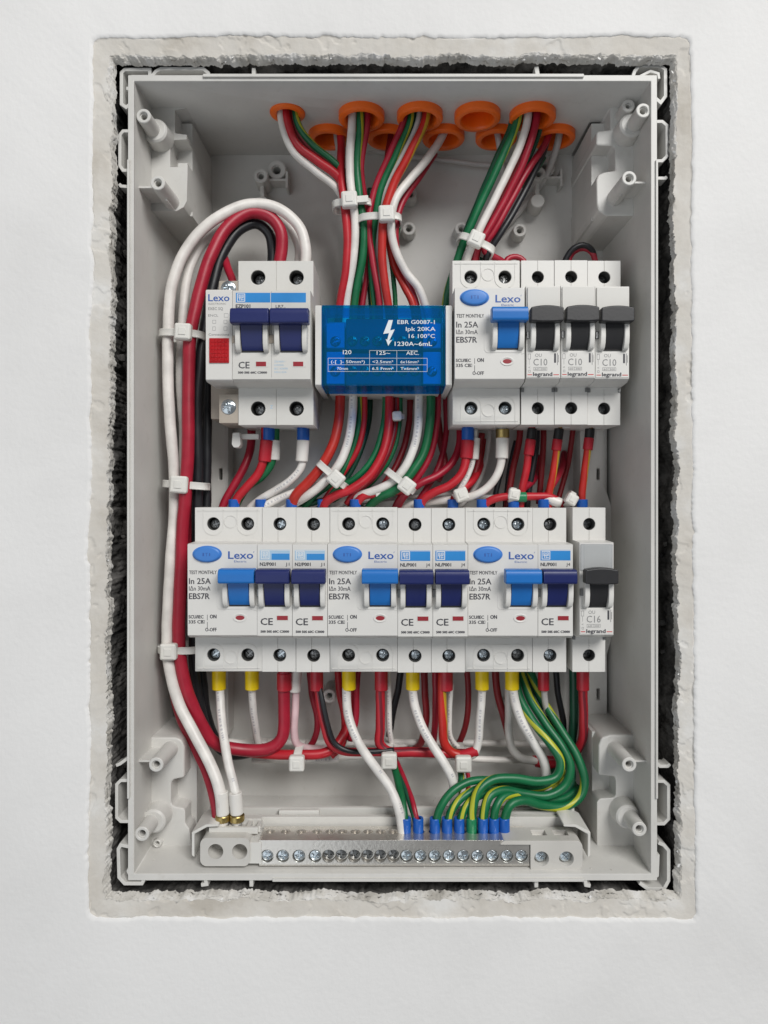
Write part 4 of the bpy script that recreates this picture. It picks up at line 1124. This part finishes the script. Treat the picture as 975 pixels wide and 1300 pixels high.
W("pink-marked white wire arriving at the second terminal of the lower row", 'w_white', 2.6, [(420,608,50),(390,620,47),(362,630,45),(344,638,43),(333,645,42),(331,660,42)], [BL(331)], "wire", gM)
W("thick orange-red wire from the left end of the blue block", 'w_orange', 3.3, [(432,470,42),(432,520,43),(426,556,41),(411,588,39),(392,612,39),(377,628,40),(371,642,42),(370,660,42)], [BL(370)], "wire", gM)
W("white wire beside the orange-red one under the blue block", 'w_white', 2.9, [(448,470,43),(447,525,43),(442,560,41),(430,590,39),(412,612,38),(392,628,40),(372,640,46),(350,652,50)], (), "wire", gM)
W("green wire behind the white one left of centre", 'w_green', 2.0, [(456,470,47),(455,540,47),(444,580,46),(426,610,45),(400,630,47),(382,648,50)], (), "wire", gM)
W("thin red wire right of that green one, left of centre", 'w_red', 2.0, [(461,470,48),(461,540,47),(453,572,46),(440,595,46),(424,618,46),(408,640,48)], (), "wire", gM)
W("red wire sweeping from the centre to the fourth lower terminal", 'w_red', 2.9, [(495,470,46),(493,540,44),(486,574,42),(468,604,40),(444,622,38),(424,630,38),(412,640,40),(410,660,42)], [BL(410)], "wire", gM)
W("green wire hugging the red sweep in the centre", 'w_green', 2.1, [(489,470,49),(486,540,47),(473,583,45),(450,608,44),(428,620,45),(414,634,48),(408,655,50)], (), "wire", gM)
W("red wire with small tie high in the centre", 'w_redblk', 2.2, [(503,470,50),(501,540,49),(492,576,47),(474,606,45),(450,626,44),(440,640,46)], (), "wire", gM)
W("thin green wire right of the small tie in the centre", 'w_gplain', 1.7, [(507,470,51),(506,540,51),(496,580,50),(480,604,50),(462,622,50)], (), "wire", gM)
W("white wire under the right half of the blue block", 'w_white', 2.85, [(533,470,43),(532,530,42),(527,562,40),(514,592,39),(497,612,39),(473,624,41),(448,632,46),(420,646,52)], (), "wire", gM)
W("thick green wire beside the white one, right of centre", 'w_gplain', 3.0, [(547,470,44),(545,535,43),(538,573,42),(523,600,40),(504,621,39),(484,631,41),(470,642,46),(462,660,50)], (), "wire", gM)
W("pinkish red wire behind the thick green one", 'w_crim', 2.3, [(556,470,48),(554,540,47),(545,580,46),(530,606,45),(510,630,46),(496,655,48)], (), "wire", gM)
W("red elbow wire entering the middle lower breaker", 'w_red', 2.7, [(520,620,44),(500,624,43),(478,627,42),(462,630,42),(453,640,42),(451,660,42)], [BL(451), (477,627,485,626,42,3.1,'whitesleeve','sleeve'), (485,626,500,624,42,2.95,'greensleeve','sleeve')], "wire", gM)
W("red wire coming from behind the upper blue-toggle breaker", 'w_crim', 2.6, [(584,540,58),(583,566,55),(574,588,51),(556,603,47),(534,613,45),(512,630,46),(500,655,48)], (), "wire", gM)
W("short red wire deep behind, right of the blue block", 'w_dkred', 2.4, [(556,530,62),(559,560,60),(564,590,57),(556,610,54)], (), "wire", gM)
W("red wire with red sleeve under the upper blue-toggle breaker", 'w_red', 2.9, [(594,538,42),(592,580,42),(587,600,41),(572,616,40),(552,625,40),(538,634,41),(533,645,42),(532,660,42)], [BT(594), (594,559,592,582,42,3.7,'redsleeve','sleeve'), BL(532)], "wire", gM)
W("thin white and green wire beside the red sleeve", 'w_white', 1.9, [(603,545,45),(601,586,45),(594,606,45),(584,622,44),(576,640,46)], [(603,556,601,583,45,3.0,'whitesleeve','sleeve')], "wire", gM)
W("white wire with white sleeve under the upper blue-toggle breaker", 'w_plain', 2.7, [(638,538,42),(637,582,42),(631,602,42),(617,620,42),(598,630,43),(573,634,45),(545,636,48),(515,644,52),(495,660,54)], [(638,545,638,556,42,3.9,'brass','ferrule'), (638,556,637,582,42,3.6,'whitesleeve','sleeve')], "wire", gM)
W("short red wire dropping into the fourth navy breaker", 'w_red', 2.6, [(616,560,74),(610,590,62),(600,610,50),(588,620,45),(578,632,43),(575,645,42),(575,660,42)], [BL(575)], "wire", gM)
W("red wire behind the white sleeve, slanting", 'w_dkred', 2.2, [(612,550,56),(608,585,55),(600,610,54),(588,630,54)], (), "wire", gM)
W("red wire from the left black-toggle C10 breaker", 'w_red', 2.5, [(676,536,42),(672,570,42),(668,598,42),(662,625,44),(660,660,46)], [(676,544,674,558,42,2.7,'blacksleeve','ferrule'), (674,558,671,578,42,2.9,'redsleeve','sleeve')], "wire", gM)
W("red wire with yellow streak from the middle C10 breaker", 'w_redyel', 2.4, [(710,536,42),(707,570,42),(703,598,42),(698,625,43),(696,660,46)], [(710,544,708,558,42,2.7,'blacksleeve','ferrule'), (708,558,706,572,42,2.8,'redsleeve','sleeve')], "wire", gM)
W("red wire with yellow streak dropping to the C16 breaker", 'w_redyel', 2.4, [(749,536,42),(746,570,42),(742,600,42),(739,625,42),(738,660,42)], [(749,544,748,556,42,2.7,'blacksleeve','ferrule'), (748,556,746,571,42,2.8,'redsleeve','sleeve'), BL(739)], "wire", gM)
W("dark red wire behind the left C10 breaker's wire", 'w_dkred', 2.2, [(660,530,58),(658,565,57),(652,595,56),(646,630,55),(640,660,55)], (), "wire", gM)
W("black wire behind the left C10 breaker's wire", 'w_black', 2.2, [(682,535,54),(680,570,53),(675,600,52),(670,635,52),(668,660,52)], (), "wire", gM)
W("dark red wire behind the middle C10 breaker's wire", 'w_dkred', 2.1, [(690,530,60),(689,565,59),(687,600,58),(684,640,58)], (), "wire", gM)
W("thin black wire left of the dark red one, deep behind", 'w_black', 1.8, [(655,560,62),(648,590,61),(644,620,60),(640,655,60)], (), "wire", gM)
W("red wire lying across above the rightmost blue-toggle breaker", 'w_red', 2.6, [(716,642,44),(700,632,43),(680,631,42),(660,631,41),(640,631,41),(624,635,41),(614,643,42),(612,660,42)], [BL(612), (645,631,653,631,41,3.1,'whitesleeve','sleeve'), (654,631,668,631,41,2.9,'greensleeve','sleeve'), (690,631,712,639,43.2,2.9,'whitesleeve','sleeve')], "wire", gM)
W("red wire stub entering the rightmost blue-toggle breaker", 'w_crim', 2.3, [(684,580,74),(682,598,66),(676,612,54),(664,622,48),(654,636,43),(652,660,42)], [BL(652)], "wire", gM)
W("red wire stub entering the last navy breaker from above", 'w_crim', 2.3, [(716,575,74),(712,596,60),(706,608,50),(698,622,45),(691,636,43),(690,660,42)], [BL(690)], "wire", gM)

# --- below the lower row
YE = lambda x, dep=42: (x, 848, x, 875, dep, 3.9, 'yellow', 'sleeve')
RS = lambda x, dep=42, r=3.7: (x, 848, x, 876, dep, r, 'redsleeve', 'sleeve')
W("white wire from the first yellow sleeve to the terminal bar", 'w_white', 2.6, [(278,840,42),(279,885,40),(283,930,31),(291,975,21),(299,1010,15),(301,1048,14)], [YE(278), (299,1006,301,1033,14,3.4,'whitesleeve','sleeve'), (301,1034,301,1042,14,3.9,'brass','ferrule')], "wire", gB)
W("white wire from the second yellow sleeve turning into the back bundle", 'w_white', 2.3, [(320,840,42),(321,885,45),(325,925,52),(331,950,58),(346,962,61),(380,964,62),(430,964,62)], [YE(320)], "wire", gB)
W("pinkish white wire next to the first red sleeve", 'w_pink', 2.3, [(375,840,44),(374,890,45),(373,928,46),(376,944,48),(392,950,54),(430,952,60)], [(376,850,374,878,44,3.3,'whitesleeve','sleeve')], "wire", gB)
W("red wire in the second red sleeve bending right", 'w_redblk', 2.5, [(402,840,42),(405,885,42),(412,920,42),(420,943,42),(436,953,42),(470,955,42),(520,953,43)], [RS(402)], "wire", gB)
W("black wire clinging to the red one at the second red sleeve", 'w_black', 1.5, [(404,866,41.5),(410,890,39),(417,922,38),(425,944,38),(441,953,38),(470,954,39),(500,952,41)], (), "wire", gB)
W("red wire along the bottom bundle from left to centre", 'w_red', 2.9, [(300,953,46),(340,957,45),(380,958,43),(410,957,44),(424,950,46),(440,925,52),(447,890,56),(448,840,58)], (), "wire", gB)
W("red wire hidden behind the third yellow sleeve", 'w_red', 2.2, [(428,840,56),(432,880,55),(438,915,54),(434,945,52),(420,960,50)], (), "wire", gB)
W("thin red wire right of the third yellow sleeve", 'w_crim', 1.9, [(456,840,50),(452,880,50),(451,915,50),(444,940,50)], (), "wire", gB)
W("white wire from the third yellow sleeve sweeping to the terminal bar", 'w_white', 2.65, [(443,840,42),(439,882,41),(443,912,38),(458,947,31),(480,978,24),(499,1008,18),(508,1035,15),(511,1062,14)], [YE(443)], "wire", gB)
W("red wire from the third red sleeve down into the bundle", 'w_redblk', 2.9, [(484,840,42),(484,890,42),(483,925,42),(482,943,42),(492,953,42),(525,955,42),(560,956,43),(590,957,44)], [RS(484)], "wire", gB)
W("thin white wire beside the third red sleeve", 'w_white', 1.7, [(492,845,46),(493,890,47),(495,930,48),(500,946,52),(515,948,58)], (), "wire", gB)
W("black wire curving behind the third red sleeve", 'w_black', 2.1, [(510,840,60),(506,875,60),(499,905,60),(494,935,60)], (), "wire", gB)
W("white wire from the fourth yellow sleeve passing behind the earth wires", 'w_white', 2.65, [(524,840,42),(524,882,41),(531,912,38),(548,945,33),(564,970,29),(574,992,28),(576,1020,28),(578,1050,28)], [YE(524)], "wire", gB)
W("dark red wire behind the fourth yellow sleeve", 'w_dkred', 2.2, [(538,840,56),(540,880,56),(541,915,58),(534,942,63),(522,955,74)], (), "wire", gB)
W("orange-tinted red wire under the fourth navy breaker", 'w_redyel', 2.7, [(563,840,42),(561,880,42),(562,915,42),(564,942,42),(574,955,42),(590,960,42)], [RS(566, 42, 4.0)], "wire", gB)
W("thin red wire left of the orange-tinted one", 'w_crim', 2.0, [(553,840,50),(553,880,50),(552,915,53),(550,942,60),(544,956,74)], (), "wire", gB)
W("white wire from the fifth yellow sleeve ending in a red elbow", 'w_white', 2.45, [(613,840,42),(612,885,42),(609,920,42),(606,945,42),(600,958,42),(585,960,43),(560,959,45)], [YE(612), (606,953,584,960,42,2.9,'redsleeve','sleeve')], "wire", gB)
W("thin white wire right of the orange-tinted red one", 'w_white', 1.6, [(573,868,46),(571,905,47),(572,935,49),(582,948,53),(600,952,58)], (), "wire", gB)
W("red wire behind the fifth and sixth yellow sleeves", 'w_dkred', 2.3, [(628,840,58),(632,880,58),(640,910,58),(646,935,60)], (), "wire", gB)
W("white wire from the sixth yellow sleeve running behind the green curves", 'w_white', 2.75, [(650,840,42),(652,880,41),(661,912,39),(677,942,37),(690,968,36),(694,1000,36),(694,1030,38)], [YE(650)], "wire", gB)
W("white wire making a square bend left of the green curves", 'w_plain', 2.5, [(646,840,54),(646,890,54),(646,930,54),(650,952,54),(664,964,54),(690,966,56),(720,966,58)], [(676,965,720,966,55.6,2.7,'redsleeve','sleeve')], "wire", gB)
W("grey-white wire from the pink-red sleeve under the last navy breaker", 'w_old', 1.9, [(690,840,44),(692,885,46),(696,915,50),(700,950,56)], [RS(690, 44, 3.2)], "wire", gB)
W("red wire under the C16 breaker down to the right corner", 'w_redblk', 2.7, [(740,840,44),(741,885,44),(741,915,44),(738,942,46),(726,960,49),(704,970,52),(680,968,56)], [RS(740, 44, 3.5)], "wire", gB)
W("dark green wire left of the C16 breaker's red wire", 'w_dkgreen', 2.7, [(728,830,54),(729,880,53),(728,920,52),(722,955,52),(700,985,50),(680,1000,48)], (), "wire", gB)
W("upper white wire lying along the back behind the bottom bundle", 'w_plain', 2.0, [(280,948,70),(320,941,70),(400,943,70),(500,942,70),(600,943,70),(700,945,70)], (), "wire", gB)
W("lower white wire lying along the back behind the bottom bundle", 'w_plain', 2.0, [(320,966,66),(400,962,66),(500,959,64),(560,960,62),(610,964,60),(650,965,60),(690,962,64)], (), "wire", gB)
# --- earth wires to the bar
BF = lambda x, m='bluesleeve': (x, 1061, x, 1038, 14.5, 2.75, m, 'ferrule')
W("front green earth wire making the widest S to the green sleeve", 'w_green2', 2.75, [(652,845,54),(659,882,46),(676,914,38),(698,944,31),(712,968,28),(706,986,26),(684,992,24),(652,988,22),(624,990,20),(607,1004,17),(600,1025,15),(598,1062,14.5)], [BF(598.5, 'greensleeve')], "wire", gE)
W("second green earth wire curving inside the big S", 'w_green', 2.75, [(660,845,56),(672,884,48),(692,918,40),(714,950,34),(724,976,31),(716,998,29),(694,1010,27),(662,1007,25),(638,1003,22),(621,1010,18),(614,1030,15),(613,1062,14.5)], [BF(613)], "wire", gE)
W("outermost green earth wire along the right side of the S", 'w_green3', 2.75, [(670,845,58),(688,886,50),(710,922,43),(732,958,37),(742,988,33),(736,1011,30),(716,1024,27),(688,1022,23),(664,1016,19),(648,1022,16),(641,1040,14.8),(640.5,1062,14.5)], [BF(640.5)], "wire", gE)
W("green earth wire with wide yellow stripe, second from right at the bar", 'w_green2', 2.5, [(735,1000,40),(716,1014,34),(688,1016,29),(660,1010,24),(640,1012,19),(630,1026,15.5),(627,1062,14.5)], [BF(627)], "wire", gE)
W("first green earth wire of the fan at the bar, leftmost curve", 'w_green', 2.45, [(720,975,40),(690,998,34),(655,997,29),(622,990,25),(594,993,22),(571,1008,18),(557,1030,15),(552,1062,14.5)], [BF(552)], "wire", gE)
W("second green earth wire of the fan at the bar", 'w_green3', 2.45, [(726,985,44),(690,1004,37),(655,1003,31),(625,998,26),(601,1003,22),(582,1016,18),(571,1034,15),(567,1062,14.5)], [BF(567.5)], "wire", gE)
W("third green earth wire of the fan at the bar", 'w_green3', 2.45, [(730,995,46),(690,1012,38),(655,1009,31),(626,1006,26),(605,1011,21),(592,1022,17),(585,1038,15),(583,1062,14.5)], [BF(583)], "wire", gE)
W("green earth wire dropping from the centre tie to the bar", 'w_gplain', 2.3, [(496,955,54),(499,966,44),(505,990,33),(511,1018,20),(514,1040,15),(515,1062,14.5)], [BF(515)], "wire", gE)
W("thin red wire beside the green one under the centre tie", 'w_crim', 1.5, [(500,957,54),(506,972,42),(517,998,30),(526,1024,18),(530,1045,15),(531,1062,14.5)], [BF(531)], "wire", gE)
W("dark green wire between the centre drop wires", 'w_dkgreen', 1.6, [(500,958,56),(508,985,36),(518,1012,24),(527,1040,15.5),(530,1060,15)], (), "wire", gE)
W("green wire hanging from the right lower tie", 'w_green', 2.1, [(584,958,54),(584,974,44),(585,992,38),(578,1012,32),(570,1040,28)], (), "wire", gE)
W("thin red wire hanging from the right lower tie", 'w_crim', 1.4, [(588,958,54),(593,974,46),(596,992,40),(592,1012,34)], (), "wire", gE)

# --- thinner strands deeper in the bundles
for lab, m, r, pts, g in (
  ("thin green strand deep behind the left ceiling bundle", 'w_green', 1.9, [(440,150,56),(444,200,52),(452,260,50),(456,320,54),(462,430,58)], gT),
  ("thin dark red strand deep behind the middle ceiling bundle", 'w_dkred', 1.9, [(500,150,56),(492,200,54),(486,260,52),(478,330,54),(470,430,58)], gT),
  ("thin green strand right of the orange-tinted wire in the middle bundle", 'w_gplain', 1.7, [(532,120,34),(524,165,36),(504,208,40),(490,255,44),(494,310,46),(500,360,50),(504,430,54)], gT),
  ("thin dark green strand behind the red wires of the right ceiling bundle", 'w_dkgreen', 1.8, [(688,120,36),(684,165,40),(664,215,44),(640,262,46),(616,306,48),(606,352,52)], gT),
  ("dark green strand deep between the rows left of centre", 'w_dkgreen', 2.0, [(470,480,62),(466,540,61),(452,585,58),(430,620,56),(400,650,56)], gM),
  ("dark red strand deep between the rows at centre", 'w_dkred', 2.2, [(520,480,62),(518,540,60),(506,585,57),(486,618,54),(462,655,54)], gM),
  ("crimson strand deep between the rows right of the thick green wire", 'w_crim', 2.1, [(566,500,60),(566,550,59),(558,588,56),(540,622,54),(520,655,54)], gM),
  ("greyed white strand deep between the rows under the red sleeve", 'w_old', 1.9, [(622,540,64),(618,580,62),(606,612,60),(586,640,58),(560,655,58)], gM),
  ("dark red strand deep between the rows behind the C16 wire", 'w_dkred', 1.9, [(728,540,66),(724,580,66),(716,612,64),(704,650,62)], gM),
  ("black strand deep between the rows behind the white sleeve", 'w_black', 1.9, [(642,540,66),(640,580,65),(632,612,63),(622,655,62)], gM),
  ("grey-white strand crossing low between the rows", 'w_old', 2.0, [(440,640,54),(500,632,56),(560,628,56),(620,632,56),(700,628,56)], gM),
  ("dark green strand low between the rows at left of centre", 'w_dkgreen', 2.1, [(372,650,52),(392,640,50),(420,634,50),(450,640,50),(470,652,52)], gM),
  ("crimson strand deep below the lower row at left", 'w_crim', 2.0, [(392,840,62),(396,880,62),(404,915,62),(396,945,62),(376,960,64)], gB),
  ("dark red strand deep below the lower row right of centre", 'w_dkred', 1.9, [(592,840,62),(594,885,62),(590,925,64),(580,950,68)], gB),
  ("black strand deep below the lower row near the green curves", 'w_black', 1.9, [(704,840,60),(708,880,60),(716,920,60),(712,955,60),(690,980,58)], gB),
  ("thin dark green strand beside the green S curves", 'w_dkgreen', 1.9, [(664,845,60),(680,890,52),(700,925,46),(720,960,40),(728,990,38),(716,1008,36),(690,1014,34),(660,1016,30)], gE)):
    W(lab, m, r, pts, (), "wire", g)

# ---------------------------------------------------------------- cable ties
def tie(label, px, py, y, wpx, dep, ang, head, hs=8.6, bh=4.0, tail=0):
    """band round a bundle: centre pixel and depth, width in px, depth in mm, angle in degrees, head offset in mm"""
    c = at(px, py, y); a = wpx * (D + y) / F / 2; b = dep / 2
    root = empty("cable_tie", c); root.rotation_euler = (0, -math.radians(ang), 0)
    bm = bmesh.new(); n = 36; rin, rout = [], []
    for k in range(n):
        t = 2 * math.pi * k / n; ct, st = math.cos(t), math.sin(t); e = .62
        x = math.copysign(abs(ct) ** e, ct); yy = math.copysign(abs(st) ** e, st)
        rin.append((x * a, yy * b)); rout.append((x * (a + 1.0), yy * (b + 1.0)))
    h = bh / 2
    vi0 = [bm.verts.new((x, q, -h)) for x, q in rin]; vi1 = [bm.verts.new((x, q, h)) for x, q in rin]
    vo0 = [bm.verts.new((x, q, -h)) for x, q in rout]; vo1 = [bm.verts.new((x, q, h)) for x, q in rout]
    for A, B in ((vi0, vi1), (vi1, vo1), (vo1, vo0), (vo0, vi0)):
        for k in range(n): bm.faces.new((A[k], A[(k+1) % n], B[(k+1) % n], B[k]))
    bmesh.ops.recalc_face_normals(bm, faces=bm.faces)
    put("band", finish(bm, bevel=.25, seg=1), M['tie'], root)
    bm = bmesh.new(); box(bm, head - hs/2, head + hs/2, -b - 4.6, -b + .4, -hs/2, hs/2)
    hd = put("head", finish(bm, bevel=1.3, seg=3), M['tie'], root)
    bm = bmesh.new(); box(bm, head - hs*.22, head + hs*.22, -b - 5.0, -b - 4.2, -hs*.22, hs*.22)
    put("pawl", finish(bm, bevel=.3), M['tie'], hd)
    if tail:
        bm = bmesh.new(); box(bm, head + hs/2 - .5, head + hs/2 + tail, -b - 2.6, -b - 1.5, -h * .9, h * .9)
        put("tail", finish(bm, bevel=.2), M['tie'], root)
    tag(root, label, "cable tie", "white nylon cable ties")
tie("white cable tie on the left cables beside the red-lens unit", 233, 427, 34, 54, 17, -3, 3.0, 9.0)
tie("white cable tie on the left cables between the two rows", 237, 616, 35, 52, 17, -4, -1.0, 9.4)
tie("white cable tie on the left cables beside the lower row", 230, 822, 36, 50, 17, 0, -3.5, 9.0)
tie("white cable tie on the left ceiling bundle, higher of the centre pair", 447, 262, 40, 46, 13, 4, -1.0, 8.8, tail=6)
tie("white cable tie on the middle ceiling bundle, lower of the centre pair", 482, 281, 40, 52, 15, 2, 4.0, 8.8)
tie("white cable tie on the right ceiling bundle above the breakers", 604, 312, 38, 46, 13, -24, -1.0, 8.4)
tie("white cable tie slanting on orange-red and white wires between rows", 422, 603, 40, 44, 11, -42, 3.5, 8.4, 3.8)
tie("white cable tie on white and green wires between rows, right of centre", 508, 611, 40, 42, 11, -38, 4.5, 8.4, 3.8)
tie("small white cable tie right under the blue block", 504, 530, 50, 16, 8, 3, 0, 5.5, 3.2)
tie("round-looking white cable tie under the upper blue-toggle breaker", 584, 628, 44, 16, 10, 20, 0, 7.6, 3.6)
tie("small cable tie on the red crosswire above the last breakers", 650, 628, 46, 14, 8, 80, 0, 6.6, 3.4)
tie("white cable tie at the left of the bottom bundle", 381, 955, 50, 15, 24, 90, -1.0, 8.6, 4.6)
tie("white cable tie at the centre of the bottom bundle", 494, 953, 50, 15, 24, 90, -.5, 8.8, 4.6)
tie("white cable tie at the right of the bottom bundle beside the red elbow", 585, 958, 50, 15, 24, 90, 0, 9.0, 4.8)
tie("loose white cable tie beside the C16 breaker top", 722, 634, 44, 18, 8, 60, 0, 6.5, 3.4)

# vary the terminal screws: each was last turned to its own angle, some are duller
for o in bpy.data.objects:
    if o.name.startswith("terminal_screw") and o.parent and not o.parent.name.startswith(("terminal_b", "indicator_unit")):
        o.rotation_euler = (R.uniform(-.05, .05), R.uniform(0, 3.1), R.uniform(-.05, .05))
        if o.parent.name.startswith(("residual", "circuit")) and "C1" not in o.parent["label"]:
            o.material_slots[0].material = M['zinc'] if R.random() < .5 else M['steel']
